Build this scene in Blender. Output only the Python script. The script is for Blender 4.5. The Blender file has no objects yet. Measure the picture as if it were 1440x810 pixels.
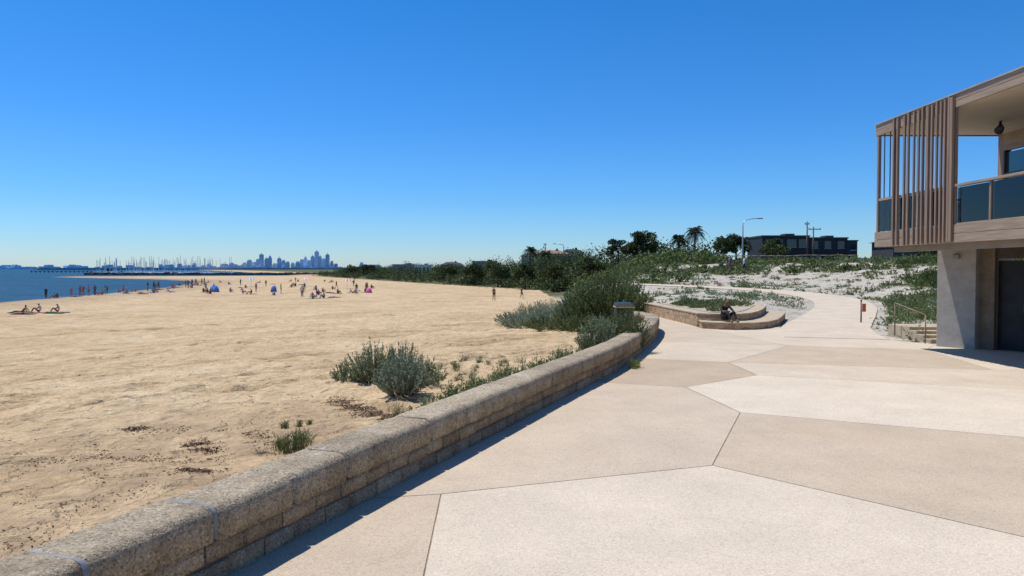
import bpy, bmesh, math, random
import numpy as np
from mathutils import Vector, Matrix, noise as mn
random.seed(7); rng=np.random.default_rng(11)
scene=bpy.context.scene
COL=scene.collection
# ------------------------------------------------------------------ helpers
def link(o,parent=None):
    COL.objects.link(o)
    if parent: o.parent=parent
    return o
def empty(name,loc=(0,0,0)):
    e=bpy.data.objects.new(name,None); e.location=loc; e.empty_display_size=.2; return link(e)
def mesh_py(name,v,f,mats=(),parent=None,mi=None,smooth=False):
    me=bpy.data.meshes.new(name); me.from_pydata([tuple(map(float,p)) for p in v],[],[tuple(int(i) for i in q) for q in f])
    for m in mats: me.materials.append(m)
    if mi is not None: me.polygons.foreach_set('material_index',np.array(mi,dtype=np.int32))
    if smooth: me.polygons.foreach_set('use_smooth',np.ones(len(me.polygons),dtype=bool))
    me.update()
    return link(bpy.data.objects.new(name,me),parent)
def mesh_np(name,v,f,mats=(),parent=None,mi=None,smooth=False):
    v=np.asarray(v,dtype=np.float32); f=np.asarray(f,dtype=np.int32); k=f.shape[1]
    me=bpy.data.meshes.new(name)
    me.vertices.add(len(v)); me.vertices.foreach_set('co',v.ravel())
    me.loops.add(f.size); me.loops.foreach_set('vertex_index',f.ravel())
    me.polygons.add(len(f)); me.polygons.foreach_set('loop_start',np.arange(0,f.size,k,dtype=np.int32))
    try: me.polygons.foreach_set('loop_total',np.full(len(f),k,dtype=np.int32))
    except Exception: pass
    for m in mats: me.materials.append(m)
    if mi is not None: me.polygons.foreach_set('material_index',np.asarray(mi,dtype=np.int32))
    if smooth: me.polygons.foreach_set('use_smooth',np.ones(len(f),dtype=bool))
    me.update(calc_edges=True)
    return link(bpy.data.objects.new(name,me),parent)
def box(name,x,y,z,mat,parent=None,bev=0.0):
    v=[(a,b,c) for a in x for b in y for c in z]
    f=[(0,1,3,2),(4,6,7,5),(0,4,5,1),(2,3,7,6),(0,2,6,4),(1,5,7,3)]
    o=mesh_py(name,v,f,[mat],parent)
    if bev:
        b=o.modifiers.new('b','BEVEL'); b.width=bev; b.segments=2
    return o
def prism(name,poly,z0,z1,mats,parent=None,bev=0,topmat=0):
    n=len(poly)
    a=sum(poly[i][0]*poly[(i+1)%n][1]-poly[(i+1)%n][0]*poly[i][1] for i in range(n))
    if a<0: poly=poly[::-1]
    v=[(p[0],p[1],z0) for p in poly]+[(p[0],p[1],z1) for p in poly]
    f=[tuple(range(n-1,-1,-1)),tuple(range(n,2*n))]+[(i,(i+1)%n,n+(i+1)%n,n+i) for i in range(n)]
    o=mesh_py(name,v,f,mats,parent,mi=[0,topmat]+[0]*n)
    if bev:
        b=o.modifiers.new('b','BEVEL'); b.width=bev; b.segments=2
    return o
def tube(name,pts,rad,mat,parent=None,sides=8):
    V=[];F=[]
    pts=[Vector(p) for p in pts]
    if not hasattr(rad,'__len__'): rad=[rad]*len(pts)
    for i,p in enumerate(pts):
        t=(pts[min(i+1,len(pts)-1)]-pts[max(i-1,0)]).normalized()
        a=t.cross(Vector((0,0,1)) if abs(t.z)<.9 else Vector((1,0,0))).normalized(); b=t.cross(a)
        for k in range(sides):
            an=2*math.pi*k/sides
            V.append(p+(a*math.cos(an)+b*math.sin(an))*rad[i])
    for i in range(len(pts)-1):
        for k in range(sides):
            F.append((i*sides+k,i*sides+(k+1)%sides,(i+1)*sides+(k+1)%sides,(i+1)*sides+k))
    F.append(tuple(range(sides-1,-1,-1))); F.append(tuple((len(pts)-1)*sides+k for k in range(sides)))
    return mesh_py(name,V,F,[mat],parent,smooth=True)
def ss(t): t=np.clip(t,0,1); return t*t*(3-2*t)
# ------------------------------------------------------------------ materials
def newmat(name):
    m=bpy.data.materials.new(name); m.use_nodes=True; nt=m.node_tree
    return m,nt,nt.nodes['Principled BSDF']
def ramp(nt,src,stops):
    r=nt.nodes.new('ShaderNodeValToRGB'); e=r.color_ramp.elements
    while len(e)<len(stops): e.new(.5)
    for i,(p,c) in enumerate(stops):
        e[i].position=p; e[i].color=(c,c,c,1) if not hasattr(c,'__len__') else (*c,1)
    nt.links.new(src,r.inputs[0]); return r.outputs[0]
def mixc(nt,f,a,b,mode='MIX'):
    m=nt.nodes.new('ShaderNodeMix'); m.data_type='RGBA'; m.blend_type=mode
    for s,x in ((m.inputs[0],f),(m.inputs[6],a),(m.inputs[7],b)):
        if hasattr(x,'links'): nt.links.new(x,s)
        elif hasattr(x,'__len__'): s.default_value=(*x,1)
        else: s.default_value=x
    return m.outputs[2]
def mul(nt,a,b):
    m=nt.nodes.new('ShaderNodeMath'); m.operation='MULTIPLY'
    for s,x in zip(m.inputs,(a,b)):
        if hasattr(x,'links'): nt.links.new(x,s)
        else: s.default_value=x
    return m.outputs[0]
def noise(nt,vec,scale,detail=5,rough=.55):
    n=nt.nodes.new('ShaderNodeTexNoise'); n.inputs['Scale'].default_value=scale; n.inputs['Detail'].default_value=detail; n.inputs['Roughness'].default_value=rough
    nt.links.new(vec,n.inputs['Vector']); return n.outputs[0]
def coords(nt):
    return nt.nodes.new('ShaderNodeTexCoord').outputs['Object']
def bumpn(nt,bsdf,h,strength,dist,prev=None):
    b=nt.nodes.new('ShaderNodeBump'); b.inputs['Strength'].default_value=strength; b.inputs['Distance'].default_value=dist
    nt.links.new(h,b.inputs['Height'])
    if prev: nt.links.new(prev,b.inputs['Normal'])
    nt.links.new(b.outputs[0],bsdf.inputs['Normal']); return b.outputs[0]
def pmat(name,c1,c2,scale=4,rough=.8,bump=0,bscale=30,metal=0,spec=.3,stretch=None,lo=.35,hi=.65):
    m,nt,b=newmat(name); v=coords(nt)
    if stretch:
        mp=nt.nodes.new('ShaderNodeMapping'); mp.inputs['Scale'].default_value=stretch; nt.links.new(v,mp.inputs[0]); v=mp.outputs[0]
    n=noise(nt,v,scale)
    nt.links.new(ramp(nt,n,[(lo,c1),(hi,c2)]),b.inputs['Base Color'])
    b.inputs['Roughness'].default_value=rough; b.inputs['Metallic'].default_value=metal; b.inputs['Specular IOR Level'].default_value=spec
    if bump: bumpn(nt,b,noise(nt,v,bscale),bump,.02)
    return m
def leafmat(name,c1,c2,c3=None,trans=.25,big=.6):
    m,nt,b=newmat(name); g=nt.nodes.new('ShaderNodeNewGeometry')
    st=[(0,c1),(.7,c2)]+([(1,c3)] if c3 else [])
    col=ramp(nt,g.outputs['Random Per Island'],st)
    n=noise(nt,coords(nt),big,3)
    col=mixc(nt,1.0,col,ramp(nt,n,[(.3,.65),(.7,1.2)]),'MULTIPLY')
    nt.links.new(col,b.inputs['Base Color']); b.inputs['Roughness'].default_value=.65; b.inputs['Specular IOR Level'].default_value=.2
    t=nt.nodes.new('ShaderNodeBsdfTranslucent'); nt.links.new(col,t.inputs[0])
    mx=nt.nodes.new('ShaderNodeMixShader'); mx.inputs[0].default_value=trans
    nt.links.new(b.outputs[0],mx.inputs[1]); nt.links.new(t.outputs[0],mx.inputs[2])
    nt.links.new(mx.outputs[0],nt.nodes['Material Output'].inputs[0])
    return m
# ------------------------------------------------------------------ plan of the site
WB=[(-5.3,-4),(-3.75,-.4),(-2.82,2),(-2.12,4.0),(-1.80,4.84),(-1.57,5.44),(-1.135,6.56),(-0.47,8.19),(0.63,10.95),(2.34,15.2),(4.0,20.6),(4.72,23.9),(4.60,25.6),(4.15,26.6)]
def catmull(P,per=12):
    out=[]
    P=[Vector((*p,0)) if len(p)==2 else Vector(p) for p in P]
    for i in range(len(P)-1):
        p0=P[max(i-1,0)];p1=P[i];p2=P[i+1];p3=P[min(i+2,len(P)-1)]
        for k in range(per):
            t=k/per
            out.append(.5*((2*p1)+(-p0+p2)*t+(2*p0-5*p1+4*p2-p3)*t*t+(-p0+3*p1-3*p2+p3)*t**3))
    out.append(P[-1]); return out
wall_c=catmull([(x-.21,y+.08) for x,y in WB])
wc_y=np.array([p.y for p in wall_c if p.y<25.5]); wc_x=np.array([p.x for p in wall_c if p.y<25.5])
m_=np.maximum.accumulate(wc_y)==wc_y; wc_y=wc_y[m_]; wc_x=wc_x[m_]
def wx(y): return float(np.interp(y,wc_y,wc_x))
XB_Y=np.concatenate([[-300],wc_y[wc_y<25],[27,45,90,136,190,312,400,450,600,1000,3000,20000]])
XB_X=np.concatenate([[-60],wc_x[wc_y<25],[4.2,3.2,6,5,-20,-72,-108,-108,-150,-320,-1200,-8000]])
XS_Y=[-300,0,30,60,97,137,175,250,300,345,395,425,450,600,1000,3000,20000]
XS_X=[-90,-55,-55,-60,-67.5,-73,-82,-106,-142,-195,-250,-170,-130,-190,-370,-1300,-8500]
PATH=[(9.3,21.2),(10.2,24),(11.6,27),(14.2,32),(16.8,37.3),(18.0,41.5),(17.6,46),(15.4,50.5),(12.3,54.5),(8.5,58)]
PATHZ=[0,0,0,.0,.12,.3,.5,.65,.75,.85]
path_c=catmull([(x,y,z) for (x,y),z in zip(PATH,PATHZ)],8)
PC=np.array([[p.x,p.y,p.z] for p in path_c])
PAVE=[(wx(y),y) for y in [-4,0,3,6,9,12,15,18,21,24]]+[(4.2,26.3),(4.7,31),(5.9,33.2),(10.7,32.2),(11.1,30),(8.9,24.6),(10.5,22.8),(10.75,20.4),(11.0,19.5),(26,19.5),(26,-4)]
def inpoly(x,y,P):
    r=np.zeros(x.shape,bool); n=len(P)
    for i in range(n):
        x1,y1=P[i];x2,y2=P[(i+1)%n]
        if y1==y2: continue
        c=((y1>y)!=(y2>y))&(x<(x2-x1)*(y-y1)/(y2-y1)+x1); r^=c
    return r
def dpoly(x,y,P,closed=True):
    d=np.full(x.shape,1e9); n=len(P)
    for i in range(n if closed else n-1):
        x1,y1=P[i][:2];x2,y2=P[(i+1)%n][:2]; L=(x2-x1)**2+(y2-y1)**2+1e-9
        t=np.clip(((x-x1)*(x2-x1)+(y-y1)*(y2-y1))/L,0,1)
        d=np.minimum(d,np.hypot(x-x1-t*(x2-x1),y-y1-t*(y2-y1)))
    return d
def vnoise(x,y,s,seed=0,oct=3):
    out=np.zeros(x.shape); xf=x.ravel();yf=y.ravel(); o=out.ravel()
    for i in range(len(xf)):
        o[i]=mn.fractal(Vector((xf[i]*s+seed,yf[i]*s-seed,seed*.7)),1.0,2.0,oct)
    return o.reshape(x.shape)
def terrain(x,y):
    x=np.asarray(x,float); y=np.asarray(y,float)
    xb=np.interp(y,XB_Y,XB_X); xs=np.interp(y,XS_Y,XS_X)
    zw=np.interp(y,[-10,10,16,27,45,90,140,400],[.12,.10,-.02,-.45,-1.1,-2.05,-1.95,-1.8])
    t=(xb-x)/np.maximum(xb-xs,5)
    zb=zw+(-2.08-zw)*ss(t/.75)
    dsea=(x-xs)
    zb=zb+.28*np.exp(-((dsea-13)/5)**2)*ss((y-40)/30)*(1-ss((y-170)/60))
    zb=np.where(dsea<7,zb-(1-dsea/7)*.33,zb)
    zb=np.where(dsea<0,-2.41+dsea*.06,zb); zb=np.maximum(zb,-6)
    xr=np.interp(y,[10,19,23,28,33,40,47,52],[11,11,10.9,13.5,16.0,19.6,20.5,20])
    Hr=2.2*ss((x-xr)/15)
    Hb=2.3*ss((y-46)/52)
    H=.38+np.minimum(np.hypot(Hr,Hb),2.15)
    lowfar=-.8+3.5*ss((x+30)/60)
    H=H+(np.minimum(H,lowfar)-H)*ss((y-95)/35)
    wdt=np.interp(y,[20,45,90,140,300],[3,7,13,26,40])
    z_l=zw+(H-zw)*ss((x-xb)/wdt)
    ins=inpoly(x,y,PAVE); e=dpoly(x,y,PAVE)
    z_l=np.where(ins,-.08,np.minimum(z_l,.05*np.minimum(e,1)+(z_l-.05)*ss(e/6)))
    pd=dpoly(x,y,PC.tolist(),False)
    k=np.argmin((x[...,None]-PC[:,0])**2+(y[...,None]-PC[:,1])**2,axis=-1)
    pz=PC[k,2]-.04
    near=(pd<5)&(~ins)
    z_l=np.where(near,pz+(z_l-pz)*ss((pd-1.45)/3.2),z_l)
    z=np.where(x<xb,zb,z_l)
    return z,xb,xs,ins,e,pd
gx=np.concatenate([-14-np.cumsum(.2*1.045**np.arange(235))[::-1],np.arange(-14,5,.12),np.arange(5,26,.33),26+np.cumsum(.4*1.05**np.arange(160))])
gx=gx[(gx>-26000)&(gx<26000)]
gy=np.concatenate([-6-np.cumsum(2*1.5**np.arange(10))[::-1],np.arange(-6,3,.6),np.arange(3,19,.11),np.arange(19,62,.35),62+np.cumsum(.6*1.028**np.arange(260))])
gy=gy[gy<26000]
X,Y=np.meshgrid(gx,gy)
Z=np.zeros_like(X);XBm=np.zeros_like(X);XSm=np.zeros_like(X);INS=np.zeros(X.shape,bool);E=np.zeros_like(X);PD=np.zeros_like(X)
for i in range(0,X.shape[0],20):
    Z[i:i+20],XBm[i:i+20],XSm[i:i+20],INS[i:i+20],E[i:i+20],PD[i:i+20]=terrain(X[i:i+20],Y[i:i+20])
beach=(X<XBm)
n1=vnoise(X,Y,.55,3,3); n2=vnoise(X,Y,2.6,9,3); n3=vnoise(X,Y,.12,5,3)
nearm=1-ss((Y-35)/80)
wallm=ss((XBm-X-.2)/.8)
disp=np.where(beach,(.085*n1+.05*n2)*nearm*wallm+.15*n3*ss((Y-8)/20)*ss((XBm-X)/4),0)
disp+=np.where((~beach)&(~INS)&(PD>1.8)&(E>.3),(.10*n1+.05*n2)*ss((PD-1.8)/2)*ss(E/2),0)
TR=np.zeros_like(X)
for (ax,ay,bx,by,w,dp) in [(-9,8.2,-.8,16.4,.13,-.055),(-9.6,8.9,-.9,17.1,.13,-.055),(-10.5,10.4,-.2,19.5,.14,-.045),(-11,11.2,-.2,20.6,.14,-.045),(-14,13,6,30,.2,-.05),(-14.8,14.2,6,31.4,.2,-.05),(-20,18,4,36,.25,-.06),(-21,19.6,4,38,.25,-.06),(-24,24,2,44,.3,-.06),(-30,40,0,60,.3,-.06)]:
    L=math.hypot(bx-ax,by-ay); px=(X-ax)*(by-ay)/L-(Y-ay)*(bx-ax)/L+.5*n3+.05*n1
    k_=np.where(beach,np.exp(-(px/w)**2),0)*np.clip(nearm,0,1)*wallm; TR=np.maximum(TR,k_)
    disp+=dp*k_+np.where(beach,-.6*dp*np.exp(-((abs(px)-2*w)/w)**2),0)*nearm*wallm
Z=Z+np.where(Z>-2.3,disp,0)
dune=np.where(beach,0,1.0)*ss((X-XBm)/3+.5)*np.where(Y<130,1,1-ss((Y-130)/30))
veg=np.where(beach,0,ss((Y-92)/20))
wet=np.where(beach,(1-ss((X-XSm-1)/5))+.35*(1-ss((X-XSm-12)/6)),0).clip(0,1)
dirt=np.where(beach,ss((X+7.5)/4)*(1-ss((Y-8.5)/4)),0)*ss((XBm-X)/.3)
ny,nx=X.shape
V=np.stack([X,Y,Z],-1).reshape(-1,3)
idx=np.arange(nx*ny).reshape(ny,nx)
F=np.stack([idx[:-1,:-1],idx[:-1,1:],idx[1:,1:],idx[1:,:-1]],-1).reshape(-1,4)
m,nt,b=newmat('sand_ground'); v=coords(nt)
def attr(nt,n):
    a=nt.nodes.new('ShaderNodeAttribute'); a.attribute_name=n; return a.outputs['Fac']
big=noise(nt,v,.22,6,.6); med=noise(nt,v,1.7,6,.65); fine=noise(nt,v,90,3,.7); gran=noise(nt,v,14,5,.75)
c=ramp(nt,big,[(.3,(.45,.315,.17)),(.5,(.54,.395,.23)),(.7,(.60,.46,.285))])
c=mixc(nt,1,c,ramp(nt,med,[(.3,.74),(.5,.97),(.72,1.1)]),'MULTIPLY')  # sand tone variation; contrast here and in grain raised to imitate relief shading
c=mixc(nt,1,c,ramp(nt,gran,[(.3,.72),(.5,1.0),(.7,1.12)]),'MULTIPLY')
c=mixc(nt,1,c,ramp(nt,fine,[(.25,.65),(.5,1.0),(.75,1.18)]),'MULTIPLY')
stain=noise(nt,v,.8,7,.7)
c=mixc(nt,ramp(nt,stain,[(.54,0.),(.68,.55)]),c,(.29,.19,.11))
c=mixc(nt,mul(nt,attr(nt,'dirt'),ramp(nt,noise(nt,v,1.3,7,.75),[(.38,.1),(.62,.8)])),c,(.29,.20,.125))
c=mixc(nt,attr(nt,'track'),c,mixc(nt,1,c,(.66,.62,.58),'MULTIPLY'))  # tracks tinted darker, their groove shading put into the colour
vf=nt.nodes.new('ShaderNodeTexVoronoi'); vf.inputs['Scale'].default_value=1.9; nt.links.new(v,vf.inputs['Vector'])
c=mixc(nt,mul(nt,ramp(nt,vf.outputs['Distance'],[(.10,.55),(.22,0.)]),ramp(nt,noise(nt,v,.35,2),[(.45,0.),(.55,1.)])),c,mixc(nt,1,c,(.70,.66,.60),'MULTIPLY'))  # footprints as dark spots, dimple shading painted in colour
dn=noise(nt,v,.9,6,.7)
dc=ramp(nt,dn,[(.3,(.29,.245,.175)),(.46,(.44,.395,.32)),(.7,(.54,.50,.43))])
dc=mixc(nt,1,dc,ramp(nt,fine,[(.3,.75),(.55,1.)]),'MULTIPLY')
dc=mixc(nt,ramp(nt,noise(nt,v,2.2,6,.75),[(.54,0.),(.64,.65)]),dc,(.17,.155,.085))
c=mixc(nt,attr(nt,'dune'),c,dc)
c=mixc(nt,attr(nt,'veg'),c,ramp(nt,med,[(.3,(.05,.06,.025)),(.7,(.16,.14,.07))]))
c=mixc(nt,attr(nt,'wet'),c,(.24,.17,.10))
nt.links.new(c,b.inputs['Base Color']); b.inputs['Roughness'].default_value=.95; b.inputs['Specular IOR Level'].default_value=.1
p=bumpn(nt,b,noise(nt,v,45,4,.7),.5,.012)
vo=nt.nodes.new('ShaderNodeTexVoronoi'); vo.inputs['Scale'].default_value=2.6; vo.feature='SMOOTH_F1'; nt.links.new(v,vo.inputs['Vector'])
p=bumpn(nt,b,ramp(nt,vo.outputs[0],[(.1,0.),(.35,1.)]),.8,.06,p)
p=bumpn(nt,b,noise(nt,v,6,5,.6),1.0,.10,p)
p=bumpn(nt,b,noise(nt,v,1.1,4,.6),.6,.4,p)
g=mesh_np('ground',V,F,[m],smooth=True)
for nme,arr in (('dune',dune),('veg',veg),('wet',wet),('track',TR),('dirt',dirt)):
    a=g.data.attributes.new(nme,'FLOAT','POINT'); a.data.foreach_set('value',arr.ravel().astype(np.float32))
def gz(x,y):
    j=min(max(np.searchsorted(gx,x)-1,0),len(gx)-2); i=min(max(np.searchsorted(gy,y)-1,0),len(gy)-2)
    u=(x-gx[j])/(gx[j+1]-gx[j]); w=(y-gy[i])/(gy[i+1]-gy[i])
    return float(Z[i,j]*(1-u)*(1-w)+Z[i,j+1]*u*(1-w)+Z[i+1,j]*(1-u)*w+Z[i+1,j+1]*u*w)
# sea
m,nt,b=newmat('sea_water'); v=coords(nt)
mp=nt.nodes.new('ShaderNodeMapping'); mp.inputs['Scale'].default_value=(.5,1.3,1); mp.inputs['Rotation'].default_value=(0,0,.35); nt.links.new(v,mp.inputs[0]); wv=mp.outputs[0]
c=ramp(nt,noise(nt,wv,.02,5,.6),[(.35,(.004,.06,.125)),(.65,(.009,.10,.165))])
cap=noise(nt,wv,.45,6,.75)
c=mixc(nt,ramp(nt,noise(nt,wv,.3,5,.7),[(.4,.0),(.6,.6)]),c,(.002,.03,.07))
c=mixc(nt,ramp(nt,cap,[(.64,0.),(.69,.85)]),c,(.7,.75,.76))
nt.links.new(c,b.inputs['Base Color']); b.inputs['Roughness'].default_value=.5; b.inputs['Specular IOR Level'].default_value=.1
p=bumpn(nt,b,noise(nt,wv,.5,6,.65),1.0,.9)
mesh_py('sea',[(-26000,-300,-2.4),(3000,-300,-2.4),(3000,26000,-2.4),(-26000,26000,-2.4)],[(0,1,2,3)],[m])
# ------------------------------------------------------------------ pavement
m,nt,b=newmat('pavement_concrete'); v=coords(nt)
tone=nt.nodes.new('ShaderNodeAttribute'); tone.attribute_name='tone'
c=ramp(nt,tone.outputs['Fac'],[(0,(.39,.30,.205)),(.5,(.485,.39,.285)),(1,(.60,.51,.395))])
c=mixc(nt,1,c,ramp(nt,noise(nt,v,.9,7,.65),[(.3,.87),(.7,1.06)]),'MULTIPLY')
vo=nt.nodes.new('ShaderNodeTexVoronoi'); vo.inputs['Scale'].default_value=95; nt.links.new(v,vo.inputs['Vector'])
sep=nt.nodes.new('ShaderNodeSeparateColor'); nt.links.new(vo.outputs['Color'],sep.inputs[0])
c=mixc(nt,1,c,ramp(nt,sep.outputs[0],[(0,.74),(.2,.94),(.75,1.03),(1,1.15)]),'MULTIPLY')
sp=noise(nt,v,9,3,.8)
c=mixc(nt,ramp(nt,sp,[(.69,0.),(.72,.55)]),c,(.2,.14,.10))
c=mixc(nt,ramp(nt,noise(nt,v,.35,4,.6),[(.56,0.),(.75,.28)]),c,(.42,.29,.16))
c=mixc(nt,ramp(nt,noise(nt,v,2.1,8,.8),[(.6,0.),(.7,.25)]),c,(.28,.21,.15))
nt.links.new(c,b.inputs['Base Color']); b.inputs['Roughness'].default_value=.9; b.inputs['Specular IOR Level'].default_value=.2
bumpn(nt,b,vo.outputs['Distance'],.2,.004,bumpn(nt,b,noise(nt,v,200,2),.25,.003))
pave_m=m
joint_m=pmat('joint_filler',(.20,.14,.085),(.32,.24,.16),6)
W=lambda a,b_:[(wx(y),y) for y in np.arange(a,b_+.001,(b_-a)/max(3,int((b_-a)/.9)))]
V1=(3.18,10.25);V2=(2.93,12.46);V3=(2.04,7.48);V4=(-.63,6.52);V5=(-.3,-4);V6=(12.2,-4);V7=(26,-1.75);V8=(4.61,13.87);V9=(26,4.6);V10=(4.62,15.76)
A1=(9.5,14.6);A2=(7.2,19.2);A3=(10.2,18.2);V9b=(8.47,12.2)
polys=[(W(-4,6.35)+[V4,V5],.5),([V4,V3,V6,V5],.85),([V3,V1,V7,(26,-4),V6],.45),(W(6.35,13.1)+[V2,V1,V3,V4],.55),
 ([V1,V2,V8,V9b,V9,V7],.95),(W(13.1,16.6)+[V10,V8,V2],.2),([V8,V10,A1,(26,9.3),V9,V9b],.72),(W(16.6,20.5)+[A2,V10],.7),
 ([V10,A2,A3,A1],.4),([A1,A3,(11.2,19.5),(26,19.5),(26,9.3)],.8),
 (W(20.5,24.4)+[(4.2,26.3),(4.7,31),(5.9,33.2),(6.6,33.2),(6.35,25),A2],.55),([A2,(6.35,25),(9.0,25.4),(10.5,22.8),(10.75,20.4),(11.2,19.5),A3],.75)]
def inset(P,d):
    n=len(P); a=sum(P[i][0]*P[(i+1)%n][1]-P[(i+1)%n][0]*P[i][1] for i in range(n))
    if a<0: P=P[::-1]
    out=[]
    for i in range(n):
        p=Vector(P[i]);q=Vector(P[i-1]);r=Vector(P[(i+1)%n])
        e1=(p-q).normalized();e2=(r-p).normalized()
        n1_=Vector((-e1.y,e1.x));n2_=Vector((-e2.y,e2.x)); bb=(n1_+n2_)
        bb=bb/max(bb.length_squared/2,.3)
        out.append((p.x+bb.x*d,p.y+bb.y*d))
    return out
vv=[];ff=[];tn=[]
for P,t in polys:
    Q=inset(P,.006); o=len(vv); vv+=[(x,y,0) for x,y in Q]; ff.append(tuple(range(o,o+len(Q)))); tn.append(t)
pv=mesh_py('pavement',vv,ff,[pave_m])
a=pv.data.attributes.new('tone','FLOAT','FACE'); a.data.foreach_set('value',np.array(tn,dtype=np.float32))
mesh_py('pavement_joint_bed',[(x,y,-.006) for x,y in PAVE],[tuple(range(len(PAVE)))],[joint_m])
def ribbon(name,C,w,dz,mats,parent=None,th=.12):
    V=[];F=[]
    for i,p in enumerate(C):
        t=(C[min(i+1,len(C)-1)]-C[max(i-1,0)]); t.z=0; t.normalize(); n=Vector((t.y,-t.x,0))
        for s,zz in ((-1,-th),(-1,0),(1,0),(1,-th)): 
            q=p+n*s*w/2; V.append((q.x,q.y,p.z+dz+zz))
    for i in range(len(C)-1):
        a_=i*4
        for k in range(3): F.append((a_+k,a_+4+k,a_+5+k,a_+1+k))
    return mesh_py(name,V,F,mats,parent)
pth=ribbon('footpath',path_c,2.8,.008,[pave_m])
a=pth.data.attributes.new('tone','FLOAT','FACE'); a.data.foreach_set('value',np.full(len(pth.data.polygons),.75,dtype=np.float32))
# ------------------------------------------------------------------ sea wall
def conc(name,c1,c2,c3,pit=60,amt=1.0,dirt=.6):
    m,nt,b=newmat(name); v=coords(nt)
    g_=nt.nodes.new('ShaderNodeNewGeometry')
    c=ramp(nt,noise(nt,v,3,7,.7),[(.3,c1),(.5,c2),(.7,c3)])
    c=mixc(nt,1,c,ramp(nt,g_.outputs['Random Per Island'],[(0,.78),(1,1.15)]),'MULTIPLY')
    vo=nt.nodes.new('ShaderNodeTexVoronoi'); vo.inputs['Scale'].default_value=pit; nt.links.new(v,vo.inputs['Vector'])
    s=nt.nodes.new('ShaderNodeSeparateColor'); nt.links.new(vo.outputs['Color'],s.inputs[0])
    c=mixc(nt,amt,c,mixc(nt,1,c,ramp(nt,s.outputs[0],[(0,.5),(.25,.85),(.8,1.1),(1,1.45)]),'MULTIPLY'))
    c=mixc(nt,ramp(nt,noise(nt,v,16,5,.75),[(.56,0.),(.66,dirt)]),c,(.10,.075,.05))
    nt.links.new(c,b.inputs['Base Color']); b.inputs['Roughness'].default_value=.95; b.inputs['Specular IOR Level'].default_value=.15
    p=bumpn(nt,b,vo.outputs['Distance'],.6*amt,.01); bumpn(nt,b,noise(nt,v,25,6,.7),.6*amt+.05,.02,p)
    return m
cap_m=conc('coping_aggregate',(.24,.19,.125),(.34,.275,.19),(.43,.365,.265),75)
blk_m=conc('wall_block_stone',(.26,.185,.115),(.36,.27,.17),(.45,.355,.24),90)
mort_m=pmat('mortar',(.13,.10,.07),(.2,.155,.11),8,.95)
steel_m=pmat('joint_sealant_grey',(.17,.175,.18),(.27,.275,.28),14,.9,spec=.1)
S=[0]
for i in range(1,len(wall_c)): S.append(S[-1]+(wall_c[i]-wall_c[i-1]).length)
S=np.array(S); WX=np.array([p.x for p in wall_c]); WY=np.array([p.y for p in wall_c]); LEN=S[-1]
def at(s):
    x=np.interp(s,S,WX);y=np.interp(s,S,WY); x2=np.interp(min(s+.15,LEN),S,WX);y2=np.interp(min(s+.15,LEN),S,WY);x1=np.interp(max(s-.15,0),S,WX);y1=np.interp(max(s-.15,0),S,WY)
    t=Vector((x2-x1,y2-y1,0)).normalized(); return Vector((x,y,0)),Vector((t.y,-t.x,0))
def sweep(blocks,name,mat,parent):
    V=[];F=[];sm=[]
    for s0,s1,prof,bev,jit in blocks:
        n=max(2,int((s1-s0)/.1)+1); ss_=[s0]+list(np.linspace(s0+bev,s1-bev,n))+[s1]; k=len(prof)
        cx=sum(p[0] for p in prof)/k; cz=sum(p[1] for p in prof)/k; o=len(V)
        jx=random.uniform(-jit,jit);jz=random.uniform(-jit,jit)
        for i,s in enumerate(ss_):
            e_=i in (0,len(ss_)-1); P,Nn=at(s)
            for a_,z in prof:
                if e_: 
                    a_=cx+(a_-cx)*(1-bev*1.2/ .25); z=cz+(z-cz)*(1-bev/.13)
                q=P+Nn*(a_+jx+random.uniform(-.003,.003)); V.append((q.x,q.y,z+jz+random.uniform(-.003,.003)))
        for i in range(len(ss_)-1):
            for j in range(k):
                F.append((o+i*k+j,o+(i+1)*k+j,o+(i+1)*k+(j+1)%k,o+i*k+(j+1)%k)); sm.append(0<i<len(ss_)-2)
        F.append(tuple(o+j for j in range(k-1,-1,-1))); F.append(tuple(o+(len(ss_)-1)*k+j for j in range(k))); sm+=[False,False]
    o=mesh_py(name,V,F,[mat],parent); o.data.polygons.foreach_set('use_smooth',np.array(sm,dtype=bool)); return o
wall=empty('sea_wall')
hw=.235; r=.075; zb0=.275; zt=.50
def capprof(hp,dz=0,z0=zb0): return [(-hp,z0)]+[(-hp+r-r*math.cos(a_),zt+dz-r+r*math.sin(a_)) for a_ in np.linspace(0,math.pi/2,6)]+[(hp-r+r*math.sin(a_),zt+dz-r+r*math.cos(a_)) for a_ in np.linspace(0,math.pi/2,6)]+[(hp,z0)]
prof=capprof(hw)
def sstar(y): return float(np.interp(y,WY[:150],S[:150]))
bl=[];s=0;J_=[sstar(3.85),sstar(4.72)]
while s<LEN-.3:
    L=random.uniform(.68,.8); e_=min(s+L,LEN)
    for j_ in J_:
        if abs(e_-j_)<.45: e_=j_
    if e_-s<.2: e_=s+.7
    bl.append((s+.004,e_-.004,prof,.022,.006)); s=e_
sweep(bl,'coping',cap_m,wall)
bl=[]
for z0,z1 in ((-.1,.128),(.142,.264)):
    s=0
    while s<LEN-.1:
        L=random.uniform(.32,.44); e_=min(s+L,LEN); h=.205
        bl.append((s+.007,e_-.007,[(-h,z0),(-h,z1),(h,z1),(h,z0)],.012,.008)); s=e_
sweep(bl,'block_courses',blk_m,wall)
sweep([(0.01,LEN-.01,[(-.188,-.1),(-.188,.30),(.188,.30),(.188,-.1)],.01,0)],'mortar_core',mort_m,wall)
for s0 in J_: sweep([(s0-.02,s0+.02,capprof(.234,-.001,zb0+.02),.004,0)],'joint_sealant',steel_m,wall)
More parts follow.
